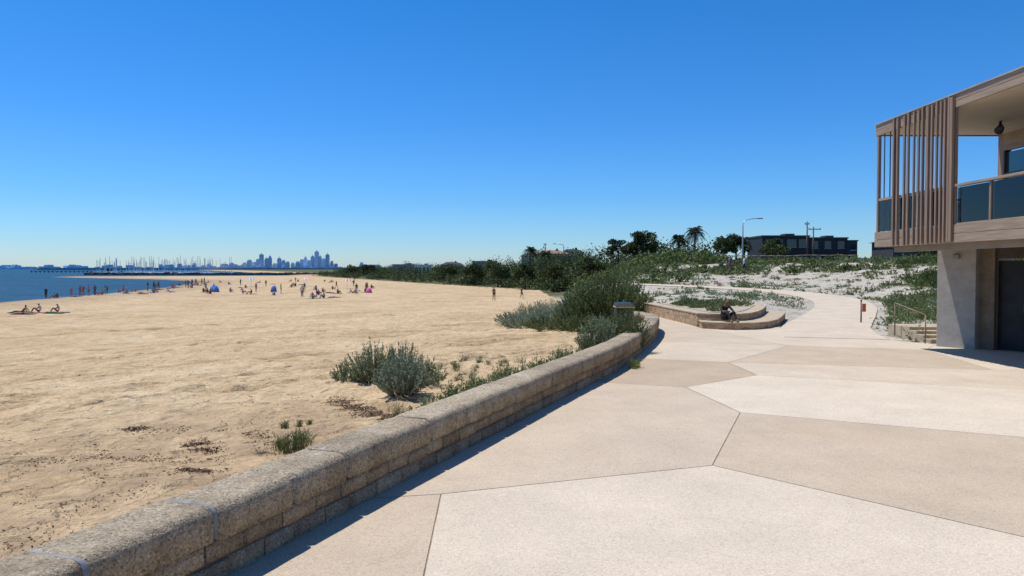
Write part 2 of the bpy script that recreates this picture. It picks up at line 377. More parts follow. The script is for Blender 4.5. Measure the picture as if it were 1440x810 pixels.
# ------------------------------------------------------------------ vegetation generators
def rdir(n,up=0.):
    a_=rng.normal(size=(n,3)); a_[:,2]+=up; return a_/np.linalg.norm(a_,axis=1,keepdims=True)
def leafq(C,L,Wd,D=None,up=0.):
    n=len(C); a_=rdir(n,up) if D is None else D
    b_=np.cross(a_,rdir(n)); b_/=np.linalg.norm(b_,axis=1,keepdims=True)+1e-9
    L=np.broadcast_to(L,(n,))[:,None]; Wd=np.broadcast_to(Wd,(n,))[:,None]
    return np.stack([C-a_*L/2,C+b_*Wd/2,C+a_*L/2,C-b_*Wd/2],1).reshape(-1,3)
def qf(n): return np.arange(n*4).reshape(n,4)
def strips(P0,P1,w):
    n=len(P0); d=P1-P0; b_=np.cross(d,rdir(n)); b_/=np.linalg.norm(b_,axis=1,keepdims=True)+1e-9; b_*=w/2
    return np.stack([P0-b_,P0+b_,P1+b_*.5,P1-b_*.5],1).reshape(-1,3)
def bush_pts(cx,cy,z,rx,ry,h,stems,per,Lf,Wf,spread=1.0,lift=.1,dome=.55):
    th=rng.uniform(0,2*math.pi,stems); rr=np.sqrt(rng.uniform(0,1,stems))
    base=np.stack([cx+rx*.35*rr*np.cos(th),cy+ry*.35*rr*np.sin(th),np.full(stems,z)],1)
    ht=h*(1-dome*rr**2)*rng.uniform(.6,1.1,stems)
    tip=np.stack([cx+rx*rr*np.cos(th)*spread,cy+ry*rr*np.sin(th)*spread,z+ht],1)
    tip[:,:2]+=rng.normal(0,.06*rx,(stems,2))
    t=rng.uniform(lift,1,(stems,per))**.75
    mid=base*.4+tip*.6; mid[:,2]=base[:,2]+(tip[:,2]-base[:,2])*.45
    B=base[:,None];M=mid[:,None];T=tip[:,None];t_=t[...,None]
    C=(1-t_)**2*B+2*t_*(1-t_)*M+t_**2*T
    D=(T-B)/(np.linalg.norm(T-B,axis=2,keepdims=True)+1e-6)+rng.normal(0,.55,C.shape)
    D/=np.linalg.norm(D,axis=2,keepdims=True)
    C=(C+D*Lf*.4).reshape(-1,3); D=D.reshape(-1,3)
    lv=leafq(C,Lf*rng.uniform(.6,1.3,len(C)),Wf*rng.uniform(.7,1.3,len(C)),D)
    st=np.concatenate([strips(base,mid,.012),strips(mid,tip,.008)])
    return lv,st
lf_salt=leafmat('saltbush_leaf',(.16,.21,.10),(.27,.32,.17),(.38,.41,.26),.3)
lf_silver=leafmat('silver_bush_leaf',(.20,.24,.15),(.32,.36,.23),(.43,.46,.32),.25)
lf_green=leafmat('shrub_leaf',(.055,.085,.025),(.12,.165,.05),(.20,.23,.08))
lf_mix=leafmat('dune_shrub_leaf',(.09,.125,.045),(.17,.21,.08),(.26,.28,.12))
lf_dark=leafmat('tree_leaf',(.022,.038,.012),(.055,.08,.024),(.10,.125,.04),.2,.25)
lf_olive=leafmat('coastal_tree_leaf',(.035,.055,.016),(.085,.115,.035),(.15,.17,.06),.2,.12)
lf_grass=leafmat('grass_blade',(.08,.12,.03),(.16,.20,.06),(.3,.28,.13))
lf_dry=leafmat('dry_grass',(.2,.15,.07),(.33,.26,.13),(.4,.33,.2))
lf_pig=leafmat('pigface_leaf',(.11,.15,.04),(.20,.24,.08),(.30,.26,.11))
twig=pmat('twig_bark',(.1,.07,.045),(.19,.14,.10),10)
def bush(name,cx,cy,rx,ry,h,stems,per,Lf,Wf,mat,z=None,**k):
    z=gz(cx,cy) if z is None else z
    lv,st=bush_pts(0,0,0,rx,ry,h,stems,per,Lf,Wf,**k)
    v_=np.concatenate([lv,st]); n=len(lv)//4; mS=len(st)//4
    o=mesh_np(name,v_,qf(n+mS),[mat,twig],mi=[0]*n+[1]*mS); o.location=(cx,cy,z-.02); return o
bush('saltbush',-1.68,11.2,.46,.42,.68,180,38,.05,.015,lf_silver)
bush('saltbush',-1.40,12.0,.36,.32,.5,90,28,.05,.015,lf_salt)
bush('saltbush',-2.45,13.2,.58,.45,.78,190,38,.05,.015,lf_salt)
bush('saltbush',-2.0,13.5,.42,.35,.78,120,34,.05,.015,lf_silver)
bush('saltbush',-2.95,13.1,.28,.25,.4,60,26,.05,.015,lf_salt)
bush('saltbush',2.0,17.0,.55,.5,1.02,230,40,.055,.018,lf_salt,dome=.4)
bush('saltbush',2.68,17.7,.64,.55,1.2,260,42,.055,.018,lf_mix,dome=.4)
bush('coastal_shrub',4.2,33.0,1.8,1.5,2.5,800,70,.10,.036,lf_mix,dome=.5,lift=.0)
bush('coastal_shrub',5.35,34.6,1.25,1.1,2.3,380,60,.10,.036,lf_mix)
bush('coastal_shrub',3.1,34.2,1.2,1.1,1.9,380,60,.10,.036,lf_salt)
bush('coastal_shrub',2.95,28.9,.5,.45,.85,110,30,.08,.03,lf_green)
for x,y,rr,h in [(2.6,31,1.0,.75),(1.5,33,1.1,.65),(.5,36,1.3,.8),(2.0,36.5,1.3,.95),(3.5,30,.7,.6),(.2,40,1.2,.8),(1.7,40,1.4,1.0),(3.2,42,1.5,1.2),(1.2,46,1.4,1.1),(4.2,46,1.7,1.3),(2.5,51,1.6,1.2),(5.5,52,1.8,1.3)]:
    bush('saltbush',x,y,rr,rr,h,150,34,.09,.03,lf_silver if random.random()<.55 else lf_mix)
gl=[];gl2=[]
for i in range(190):
    y=rng.uniform(8.9,16.8); x=wx(y)-.34-rng.uniform(0,1)**1.3*np.interp(y,[9,12,16],[.45,.95,1.1]); hh=rng.uniform(.14,.42)
    lv,st=bush_pts(x,y,gz(x,y)-.02,rng.uniform(.12,.26),.22,hh,18,14,.045,.013); (gl if rng.uniform()<.6 else gl2).append(lv)
lv=np.concatenate(gl); mesh_np('groundcover_plants',lv,qf(len(lv)//4),[lf_grass])
lv=np.concatenate(gl2); mesh_np('groundcover_saltbush',lv,qf(len(lv)//4),[lf_salt])
def tuft(xs,ys,hs,n,name,mat,z=None,w=.007,sp=.5):
    out=[]
    for x,y,h in zip(xs,ys,hs):
        z_=gz(x,y) if z is None else z
        th=rng.uniform(0,2*math.pi,n); le=rng.uniform(.1,1,n)*sp*h
        b0=np.stack([x+rng.normal(0,.05*h/.2,n),y+rng.normal(0,.05*h/.2,n),np.full(n,z_-.01)],1)
        hh=h*rng.uniform(.5,1,n)
        m0=b0+np.stack([le*.4*np.cos(th),le*.4*np.sin(th),hh*.7],1)
        t0=b0+np.stack([le*1.3*np.cos(th),le*1.3*np.sin(th),hh],1)
        out+= [strips(b0,m0,w),strips(m0,t0,w*.8)]
    v_=np.concatenate(out); return mesh_np(name,v_,qf(len(v_)//4),[mat])
tuft([-2.36,-2.25,-2.48,-2.3],[7.75,7.85,7.9,8.05],[.24,.2,.16,.18],90,'grass_tuft',lf_grass)
tuft([-2.75,-2.6,-2.5],[8.9,9.0,9.1],[.11,.10,.08],60,'grass_tuft',lf_grass)
tuft([-1.45,-1.4],[9.25,9.1],[.2,.16],60,'grass_tuft',lf_dry)
k_=30; tuft(rng.uniform(-1.9,-.1,k_),rng.uniform(12.6,16.5,k_),rng.uniform(.06,.2,k_),36,'beach_grass',lf_grass)
k_=16; tuft(rng.uniform(-1.2,.6,k_),rng.uniform(12.0,17,k_),rng.uniform(.06,.25,k_),36,'beach_grass',lf_dry)
tuft([2.42,2.52,2.5],[14.75,14.9,15.05],[.2,.24,.16],70,'weed',lf_grass,z=0)
def litter(name,cx,cy,sx,sy,n,mat,L=.05,ang=0,patch=.55):
    C=[]
    while len(C)<n:
        a_=rng.normal(0,sx);b_=rng.normal(0,sy); x=cx+a_*math.cos(ang)-b_*math.sin(ang); y=cy+a_*math.sin(ang)+b_*math.cos(ang)
        if y<2.4 or x>wx(y)-.3: continue
        if mn.noise(Vector((x*2.2,y*2.2,3)))<patch-.5: continue
        C.append((x,y,gz(x,y)+rng.uniform(.002,.012)))
    C=np.array(C); D=rdir(n); D[:,2]*=.25; D/=np.linalg.norm(D,axis=1,keepdims=True)
    v_=leafq(C,L*rng.uniform(.3,1.4,n),L*.3*rng.uniform(.5,1.5,n),D); return mesh_np(name,v_,qf(n),[mat])
lit_m=leafmat('leaf_litter',(.10,.06,.032),(.22,.13,.07),(.38,.27,.17),0)
litter('leaf_litter',-3.3,5.6,1.3,1.4,1500,lit_m,.035,patch=.5)
litter('leaf_litter',-4.2,7.6,.9,.35,800,lit_m,.032)
litter('seaweed_debris',-2.0,10.0,.85,.12,2800,lit_m,.035,ang=-1.0,patch=.42)
litter('seaweed_debris',-3.2,8.5,.6,.25,600,lit_m,.035,ang=-.3)
litter('leaf_litter',-2.5,12,3,3.5,900,lit_m,.035)
for cx,cy in ((-3.55,8.3),(-3.3,7.9),(-4.9,13.2),(-2.9,6.7),(-4.6,9.0)):
    litter('seaweed_debris',cx,cy,.09,.05,200,lit_m,.045,patch=0)
def scatter(name,n,cond,mat,rx,h,per,Lf,Wf,yr=(20,95),xr=(1,60),dens=.0,seed=0):
    out=[];c_=0;tr=0
    while c_<n and tr<n*60:
        tr+=1
        y=yr[0]+(yr[1]-yr[0])*rng.uniform()**1.3; x=rng.uniform(*xr)
        if abs(x/y)>.75: continue
        xb=np.interp(y,XB_Y,XB_X)
        if x<xb+.6: continue
        if mn.noise(Vector((x*.16+seed,y*.16,seed)))+.35*mn.noise(Vector((x*.6,y*.6,seed)))<dens: continue
        if not cond(x,y): continue
        c_+=1; R=rng.uniform(*rx); H_=rng.uniform(*h); s_=1+ (y-20)/60
        lv,st=bush_pts(x,y,gz(x,y)-.04,R,R*rng.uniform(.6,1.2),H_,max(6,int(per/7)),7,Lf*s_,Wf*s_,lift=.15)
        out.append(lv)
    if out:
        lv=np.concatenate(out); mesh_np(name,lv,qf(len(lv)//4),[mat])
def off(x,y,mrg=.7):
    xa=np.array([x]);ya=np.array([y])
    if inpoly(xa,ya,PAVE)[0] : return False
    if dpoly(xa,ya,PAVE)[0]<mrg*.8: return False
    return dpoly(xa,ya,PC.tolist(),False)[0]>1.45+mrg
RGT=lambda x,y: x>12+(y-24)*.42 if y<50 else False
scatter('dune_saltbush',520,lambda x,y:off(x,y),lf_silver,(.25,.7),(.14,.38),100,.09,.035,dens=-.02,seed=4)
scatter('dune_shrubs',300,lambda x,y:off(x,y),lf_mix,(.3,.8),(.15,.45),110,.09,.035,dens=.06,seed=21)
scatter('dune_groundcover',480,lambda x,y:off(x,y,.5),lf_pig,(.3,.8),(.05,.14),80,.08,.04,dens=.0,seed=33)
scatter('dune_dry_grass',320,lambda x,y:off(x,y,.4),lf_dry,(.12,.3),(.12,.32),50,.12,.015,dens=.0,seed=55)
scatter('slope_shrubs',380,lambda x,y:RGT(x,y) and off(x,y,.6),lf_mix,(.3,.8),(.18,.5),110,.085,.033,yr=(21,50),xr=(11,34),dens=-.05,seed=81)
scatter('slope_groundcover',280,lambda x,y:RGT(x,y) and off(x,y,.5),lf_pig,(.35,.9),(.08,.2),90,.08,.035,yr=(21,50),xr=(11,34),dens=-.1,seed=91)
scatter('hillside_shrubs',170,lambda x,y:x>18.5+(y-24)*.3 and off(x,y,1),lf_green,(.7,1.3),(.4,.95),240,.14,.055,yr=(26,60),xr=(18,45),dens=-.06,seed=61)
scatter('ridge_shrubs',250,lambda x,y:off(x,y,1),lf_mix,(1.0,2.0),(.35,.85),170,.2,.09,yr=(62,105),xr=(8,75),dens=.0,seed=71)
# ------------------------------------------------------------------ trees
def crown_mass(blobs,per,size):
    C=[]
    for (x,y,z,r_,rz) in blobs:
        n=per; d=rdir(n); rad=rng.uniform(.25,1,n)**.45
        f=np.array([1+.38*mn.noise(Vector((a_[0]*2.1+x,a_[1]*2.1+y,a_[2]*2.1+z))) for a_ in d])
        C.append(np.stack([x+d[:,0]*rad*r_*f,y+d[:,1]*rad*r_*f,z+d[:,2]*rad*rz*f],1))
    C=np.concatenate(C); n=len(C)
    return leafq(C,size*rng.uniform(.6,1.4,n),size*.6*rng.uniform(.6,1.4,n))
def tree(name,x,y,h,cr,mat,nb=14,per=260,ls=.28,base=.35,zz0=None):
    z=gz(x,y); root=empty(name,(x,y,z))
    lean=random.uniform(-.3,.3)
    tube('trunk',[(0,0,-.3),(lean*.3,.05,h*.2),(lean*.7,0,h*.42),(lean,0,h*.62)],[h*.035,h*.03,h*.024,h*.014],twig,root)
    bl_=[]
    for i in range(nb):
        a_=2*math.pi*i/nb*2.4+random.random(); rr=cr*random.uniform(.25,.85); zz=h*random.uniform(base+.1,.88)
        rr*=(1-.5*(zz/h-.4)); bx,by=lean+rr*math.cos(a_),rr*math.sin(a_)
        bl_.append((bx,by,zz,cr*random.uniform(.25,.42),cr*random.uniform(.18,.3)))
        if i%2==0: tube('limb',[(lean*.6,0,h*random.uniform(.28,.5)),(bx*.5,by*.5,zz*.8),(bx,by,zz)],[h*.014,h*.009,h*.004],twig,root,5)
    lv=crown_mass(bl_,per,ls); mesh_np('crown',lv,qf(len(lv)//4),[mat],root)
    return root
tree('coastal_tree',16.7,118,6.6,2.2,lf_dark,12,220,.28,.5)
tree('coastal_tree',20.6,117,6.4,2.8,lf_dark,18,320,.28,.35)
tree('coastal_tree',12.4,116,4.9,2.2,lf_dark,10,220,.3)
tree('coastal_tree',7,124,5.4,2.6,lf_olive,12,240,.3)
tree('coastal_tree',2.5,142,5.0,2.6,lf_dark,12,240,.32)
tree('coastal_tree',-3,158,5.4,3.0,lf_olive,12,240,.34)
tree('coastal_tree',-9,172,5.0,3.0,lf_dark,12,240,.34)
tree('coastal_tree',-17,200,5.2,3.4,lf_olive,12,240,.4)
tree('coastal_tree',-58,300,5.0,4.4,lf_dark,12,240,.5)
tree('coastal_tree',-72,335,5.2,4.6,lf_olive,12,240,.5)
tree('pine_tree',36.5,128,4.8,2.4,lf_dark,12,220,.3)
tree('pine_tree',39.5,130,5.8,2.6,lf_dark,12,240,.3)
tree('coastal_tree',44,124,4.2,2.6,lf_olive,12,220,.3)
tree('coastal_tree',46,131,5.0,2.4,lf_dark,12,220,.3)
tree('coastal_tree',66,118,3.6,2.6,lf_olive,12,220,.3)
bl_=[];bd_=[]
for i in range(600):
    y=120*math.exp(rng.uniform(0,1.55)); xb=np.interp(y,XB_Y,XB_X); o_=rng.uniform(0,1)**1.2*np.interp(y,[120,300],[26,60])+1.5; x=xb+o_
    H=np.interp(o_,[0,10,60],[1.7,3.5,5.0])*rng.uniform(.45,1.2)*np.interp(y,[100,160,400],[.95,1.05,1.1])
    if rng.uniform()<.08: H*=1.3
    r_=rng.uniform(1.0,2.5)*np.interp(y,[120,400],[1,1.5]); z=gz(x,y)
    (bl_ if rng.uniform()<.7 else bd_).append((x,y,z+H*.5,r_,H*.55))
lv=crown_mass(bl_,180,.42); mesh_np('tree_belt',lv,qf(len(lv)//4),[lf_olive])
lv=crown_mass(bd_,180,.42); mesh_np('tree_belt',lv,qf(len(lv)//4),[lf_dark])
bl_=[]
for i in range(150):
    y=rng.uniform(88,128); x=rng.uniform(7,26)+ (y-88)*.12; r_=rng.uniform(.9,2.1); H=rng.uniform(1.0,2.5)
    bl_.append((x,y,gz(x,y)+H*.35,r_,H*.55))
for i in range(110):
    y=rng.uniform(114,140); x=rng.uniform(28,100); r_=rng.uniform(.8,1.8); H=rng.uniform(.6,1.8)
    bl_.append((x,y,gz(x,y)+H*.35,r_,H*.55))
lv=crown_mass(bl_,190,.34); mesh_np('coastal_scrub',lv,qf(len(lv)//4),[lf_green])
def palm(x,y,h,R=2.4,n=40):
    z=gz(x,y); root=empty('palm_tree',(x,y,z)); ln=random.uniform(-.3,.3)
    tube('trunk',[(0,0,-.3),(ln*.3,0,h*.4),(ln,0,h)],[.26,.2,.18],twig,root)
    out=[]
    for i in range(n):
        az=rng.uniform(0,2*math.pi); el=rng.uniform(-.6,1.2); t=np.linspace(0,1,9); L=R*rng.uniform(.85,1.1)
        rad=L*(t*math.cos(el)*.9+.12*t); zz=L*(t*math.sin(el)-.75*t**2*math.cos(el*.6))
        pts=np.stack([ln+rad*math.cos(az),rad*math.sin(az),h+zz],1)
        out.append(strips(pts[:-1],pts[1:],.07))
        side=np.array([-math.sin(az),math.cos(az),0])
        for s_ in (-1,1):
            for q in np.linspace(.12,1,22):
                c0=np.array([np.interp(q,t,pts[:,k]) for k in range(3)]); l=.42*math.sin(math.pi*min(q*.85+.12,1))+.1
                e0=c0+side*s_*l*.75+np.array([math.cos(az)*l*.45,math.sin(az)*l*.45,-l*.45])
                out.append(strips(c0[None],e0[None],.07))
    v_=np.concatenate(out); mesh_np('fronds',v_,qf(len(v_)//4),[lf_dark],root)
palm(29.4,130,4.9,1.8); palm(32.2,131,6.3,2.3); palm(38.2,134,4.8,1.8); palm(41.8,133,4.6,1.7); palm(47.0,133,4.2,1.7); palm(4.2,176,6.4,2.2); palm(8,171,4.8,2.0)
# ------------------------------------------------------------------ far things
dk=pmat('dark_cladding',(.018,.019,.022),(.035,.036,.04),2,.6)
dk2=pmat('charcoal_render',(.05,.05,.055),(.08,.08,.085),2,.7)
wh=pmat('white_render',(.6,.6,.58),(.7,.7,.68),2,.7)
gr=pmat('grey_render',(.22,.23,.24),(.3,.3,.3),2,.7)
crm=pmat('cream_render',(.4,.35,.28),(.46,.4,.32),2,.7)
tile=pmat('terracotta_tiles',(.22,.13,.10),(.28,.17,.13),3,.8)
m,nt,b=newmat('window_glass_dark'); b.inputs['Base Color'].default_value=(.03,.045,.06,1); b.inputs['Roughness'].default_value=.08; b.inputs['Specular IOR Level'].default_value=.6; glassd=m
def house(name,x,y,w,d,h,mat,roof=None,fl=2,z=None,nw=5):
    z=gz(x,y) if z is None else z
    root=empty(name,(x,y,z))
    box('walls',(-w/2,w/2),(0,d),(-1,h),mat,root)
    fh=h/fl
    for f in range(fl):
        for i in range(nw):
            if random.random()<.15: continue
            cx=-w/2+w*(i+.5)/nw; ww=w/nw*random.choice([.25,.35,.4])
            box('window',(cx-ww,cx+ww),(-.05,.05),(f*fh+fh*.3,f*fh+fh*.82),glassd,root)
            box('sill',(cx-ww-.05,cx+ww+.05),(-.12,-.052),(f*fh+fh*.24,f*fh+fh*.297),wh if mat is not dk else gr,root)
    if roof is None:
        box('parapet',(-w/2-.15,w/2+.15),(-.15,d+.15),(h+.002,h+.25),dk2 if mat is dk else mat,root)
        box('roof_plant',(w*.1,w*.3),(d*.3,d*.6),(h+.252,h+.7),dk2,root)
    else:
        o_=.5; V=[(-w/2-o_,-o_,h+.002),(w/2+o_,-o_,h+.002),(w/2+o_,d+o_,h+.002),(-w/2-o_,d+o_,h+.002),(-w/4,d/2,h+1.1),(w/4,d/2,h+1.1)]
        mesh_py('roof',V,[(0,1,5,4),(1,2,5),(2,3,4,5),(3,0,4),(0,3,2,1)],[roof],root)
        box('chimney',(w*.15,w*.15+.6),(d*.4,d*.4+.6),(h+.4,h+1.5),tile,root)
    return root
house('apartment_building',52.5,142,9,9,5.6,dk,nw=4)
house('apartment_building',61.0,143,7.6,9,5.3,dk,nw=3)
house('apartment_building',67,149,5,9,5.0,dk2,nw=3)
house('house',74,134,10,8,4.4,dk2,roof=dk)
for (x,y,w,h,mt,rf) in [(-44,300,9,4.8,gr,None),(-36,296,6,4.6,wh,None),(-24,292,8,4.6,crm,dk),(-10,270,9,4.8,gr,None),(7,232,8,4.8,crm,dk),(11,205,9,4.6,crm,tile),(17,207,6,4.5,wh,dk)]:
    house('house',x,y,w,8,h,mt,roof=rf,z=max(gz(x,y)-.3,-1.2),nw=4,fl=1)
root=empty('boardwalk_fence'); tim=pmat('weathered_timber',(.16,.12,.085),(.26,.2,.15),6,.85)
for i in range(22):
    x=22+i*.85; y=96-i*.5; z=gz(x,y); box('post',(x-.06,x+.06),(y-.06,y+.06),(z-.3,z+1.1),tim,root)
    if i<21:
        x2=22+(i+1)*.85;y2=96-(i+1)*.5;z2=gz(x2,y2)
        for hh in (.5,1.05): tube('rail',[(x,y-.08,z+hh),(x2,y2-.08,z2+hh)],.06,tim,root,5)
root=empty('white_boundary_wall'); z=gz(26,108); box('wall_panel',(21,30.5),(108,108.3),(z-.5,z+1.6),wh,root); box('wall_cap',(20.95,30.55),(107.95,108.35),(z+1.602,z+1.68),gr,root)
pole=pmat('galvanised_pole',(.3,.32,.34),(.42,.44,.46),3,.5,metal=.4)
z=gz(34.9,112); root=empty('street_lamp',(34.9,112,z))
tube('pole',[(0,0,-.3),(0,0,2),(0,0,6.0),(.12,0,6.5),(.5,0,6.85),(1.3,0,7.0),(2.3,0,7.06)],[.13,.12,.09,.08,.07,.06,.05],pole,root)
box('luminaire',(2.2,3.0),(-.16,.16),(6.98,7.14),gr,root,.04); box('base_plate',(-.25,.25),(-.25,.25),(-.1,.05),pole,root,.02)
for (x,y,h,cr) in [(51,128,7.6,False),(52.9,130,6.8,True),(8.5,190,7.0,False)]:
    z=gz(x,y); root=empty('utility_pole',(x,y,z)); tube('pole',[(0,0,-.3),(0,0,h)],[.16,.11],twig,root)
    box('crossarm',(-.9 if cr else -.4,1.3 if cr else .4),(-.07,.07),(h-.5,h-.35),twig,root)
    for xx in ((-.8,0.,1.2) if cr else (-.3,.3)): tube('insulator',[(xx,0,h-.35),(xx,0,h-.15)],.05,gr,root,6)
z=gz(14,200); root=empty('street_lamp',(14,200,z)); tube('pole',[(0,0,-.3),(0,0,6.0),(-.4,0,6.5),(-2.2,0,6.7)],[.13,.1,.08,.06],pole,root); box('luminaire',(-2.9,-2.1),(-.15,.15),(6.63,6.78),gr,root,.03)
def haze_tint(name,c1,c2): return pmat(name,c1,c2,.03,.9,spec=0)  # aerial haze is painted into the base colour of far buildings and trees
hz1=haze_tint('haze_tinted_tower',(.32,.47,.66),(.44,.59,.76)); hz2=haze_tint('haze_tinted_lowrise',(.50,.64,.80),(.58,.70,.84)); hz3=haze_tint('haze_tinted_treeline',(.18,.29,.38),(.24,.35,.44))
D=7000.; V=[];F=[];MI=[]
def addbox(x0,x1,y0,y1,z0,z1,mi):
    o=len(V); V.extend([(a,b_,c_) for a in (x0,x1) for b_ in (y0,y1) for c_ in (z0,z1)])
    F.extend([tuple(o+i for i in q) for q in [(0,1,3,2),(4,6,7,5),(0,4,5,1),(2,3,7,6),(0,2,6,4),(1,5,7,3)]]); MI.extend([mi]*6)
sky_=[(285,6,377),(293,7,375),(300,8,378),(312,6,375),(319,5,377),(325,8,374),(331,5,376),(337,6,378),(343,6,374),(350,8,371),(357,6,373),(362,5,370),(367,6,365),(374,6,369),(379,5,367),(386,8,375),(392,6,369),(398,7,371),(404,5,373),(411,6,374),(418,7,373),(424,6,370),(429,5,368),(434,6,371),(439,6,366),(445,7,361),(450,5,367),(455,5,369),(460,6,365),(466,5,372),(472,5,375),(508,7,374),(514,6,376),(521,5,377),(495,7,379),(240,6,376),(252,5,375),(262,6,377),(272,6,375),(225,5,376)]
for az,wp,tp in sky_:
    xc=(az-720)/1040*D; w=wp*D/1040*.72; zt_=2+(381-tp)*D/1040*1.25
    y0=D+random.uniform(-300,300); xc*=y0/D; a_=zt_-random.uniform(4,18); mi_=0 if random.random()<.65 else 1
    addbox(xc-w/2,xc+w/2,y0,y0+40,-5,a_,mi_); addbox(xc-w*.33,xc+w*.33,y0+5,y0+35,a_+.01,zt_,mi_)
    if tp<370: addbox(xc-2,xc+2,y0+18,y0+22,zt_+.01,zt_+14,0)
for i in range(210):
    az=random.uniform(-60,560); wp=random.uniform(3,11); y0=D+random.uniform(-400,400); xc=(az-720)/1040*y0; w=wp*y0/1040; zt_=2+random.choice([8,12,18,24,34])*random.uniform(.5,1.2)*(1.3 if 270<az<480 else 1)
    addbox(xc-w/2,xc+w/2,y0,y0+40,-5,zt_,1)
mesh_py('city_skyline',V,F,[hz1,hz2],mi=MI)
V=[];F=[];MI=[]
for i in range(420):
    y0=random.uniform(2600,3000); az=random.uniform(60,620); xc=(az-720)/1040*y0; w=random.uniform(8,24); addbox(xc-w,xc+w,y0,y0+20,-4,random.uniform(1,6),0)
mesh_py('distant_shoreline',V,F,[hz3],mi=MI)
rock=pmat('breakwater_rock',(.07,.07,.075),(.14,.13,.12),.8,.9)
def rocks(name,x0,x1,y,n,hmax,w=3):
    V=[];F=[]
    for i in range(n):
        x=random.uniform(x0,x1); yy=y+random.uniform(-w,w); r_=random.uniform(.8,1.8); z=-2.4+random.uniform(-.4,hmax*(1-abs(yy-y)/w*.7)); o=len(V)
        for k in range(8):
            V.append((x+r_*((k&1)*2-1)*random.uniform(.6,1),yy+r_*((k>>1&1)*2-1)*random.uniform(.6,1),z+r_*.7*((k>>2)*2-1)*random.uniform(.6,1)))
        F+= [tuple(o+i_ for i_ in q) for q in [(0,2,3,1),(4,5,7,6),(0,1,5,4),(2,6,7,3),(0,4,6,2),(1,3,7,5)]]
    mesh_py(name,V,F,[rock])
rocks('breakwater',-300,-128,520,900,1.2)
V=[];F=[];MI=[]
hull=pmat('yacht_white_paint',(.7,.72,.74),(.8,.8,.8),.3,.4); mast=pmat('mast_aluminium',(.45,.52,.58),(.55,.6,.66),1,.5)
for i in range(130):
    y0=random.uniform(560,700); az=random.choice([random.uniform(135,235),random.uniform(135,330),random.uniform(180,300)]); x=(az-720)/1040*y0; L=random.uniform(4,6)
    h=random.uniform(8,14)
    o=len(V)
    V.extend([(x-L,y0-1.2,-1.5),(x-L,y0+1.2,-1.5),(x+L*.5,y0+1.3,-1.4),(x+L,y0,-1.1),(x+L*.5,y0-1.3,-1.4),(x-L*.9,y0-.7,-2.5),(x-L*.9,y0+.7,-2.5),(x+L*.4,y0+.6,-2.5),(x+L*.75,y0,-2.5),(x+L*.4,y0-.6,-2.5)])
    fs=[(0,4,3,2,1),(0,1,6,5),(1,2,7,6),(2,3,8,7),(3,4,9,8),(4,0,5,9)]; F.extend([tuple(o+k for k in q) for q in fs]); MI.extend([0]*6)
    addbox(x-L*.4,x+L*.25,y0-.7,y0+.7,-1.45,-.8,0)
    addbox(x+.2,x+.40,y0-.10,y0+.10,-1.4,h-1.4,1); addbox(x-L*.7,x+.19,y0-.06,y0+.06,-.3,-.15,1)
mesh_py('marina_yachts',V,F,[hull,mast],mi=MI)
root=empty('pier'); pz=-1.0
box('deck',(-560,-455),(860,864),(pz,pz+.6),rock,root)
for i in range(22): box('pile',(-560+i*5,-559.3+i*5),(861,862),(-4,pz-.002),rock,root)
box('beacon_hut',(-472,-466),(860.5,863.5),(pz+.602,pz+3.5),rock,root)
tube('beacon_pole',[(-469,862,2.5),(-469,862,7)],.25,rock,root,6)
# ------------------------------------------------------------------ beach pavilion
B=empty('beach_pavilion')
def timber(name,c1,c2,st):
    m,nt,b=newmat(name); v=coords(nt); mp=nt.nodes.new('ShaderNodeMapping'); mp.inputs['Scale'].default_value=st; nt.links.new(v,mp.inputs[0])
    c=ramp(nt,noise(nt,mp.outputs[0],6,6,.6),[(.3,c1),(.7,c2)])
    g_=nt.nodes.new('ShaderNodeNewGeometry'); c=mixc(nt,1,c,ramp(nt,g_.outputs['Random Per Island'],[(0,.85),(1,1.15)]),'MULTIPLY')
    nt.links.new(c,b.inputs['Base Color']); b.inputs['Roughness'].default_value=.7; bumpn(nt,b,noise(nt,mp.outputs[0],18,4),.2,.01); return m
tv=timber('timber_batten',(.20,.13,.085),(.32,.22,.15),(4,4,.25))
th_=timber('timber_fascia',(.25,.175,.12),(.38,.29,.2),(4,.25,4))
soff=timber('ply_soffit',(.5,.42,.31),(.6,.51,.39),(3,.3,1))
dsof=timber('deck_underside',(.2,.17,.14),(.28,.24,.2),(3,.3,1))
cm=conc('in_situ_concrete',(.34,.32,.285),(.40,.375,.335),(.45,.42,.38),14,.12,.12)
fr=pmat('dark_window_frame',(.07,.05,.04),(.10,.075,.06),4,.4)
metal=pmat('roof_edge_metal',(.35,.33,.3),(.42,.4,.37),4,.5,metal=.3)
m,nt,b=newmat('balustrade_glass'); t=nt.nodes.new('ShaderNodeBsdfTransparent'); t.inputs[0].default_value=(.50,.62,.66,1)
gl_=nt.nodes.new('ShaderNodeBsdfGlossy'); gl_.inputs['Roughness'].default_value=.03; fz=nt.nodes.new('ShaderNodeFresnel'); fz.inputs[0].default_value=1.6
mx=nt.nodes.new('ShaderNodeMixShader'); nt.links.new(fz.outputs[0],mx.inputs[0]); nt.links.new(t.outputs[0],mx.inputs[1]); nt.links.new(gl_.outputs[0],mx.inputs[2]); nt.links.new(mx.outputs[0],nt.nodes['Material Output'].inputs[0]); glb=m
m,nt,b=newmat('window_glass_blue'); b.inputs['Base Color'].default_value=(.02,.10,.14,1); b.inputs['Roughness'].default_value=.04; b.inputs['Specular IOR Level'].default_value=1.; glw=m
x0=9.30;yN=19.0;yS=6.5;xE=20.0
zu=2.55; zd=2.93; zrb=5.38; zr=5.66
box('deck_slab',(x0+.05,xE),(yS,yN-.05),(zu+.05,zd-.02),cm,B)
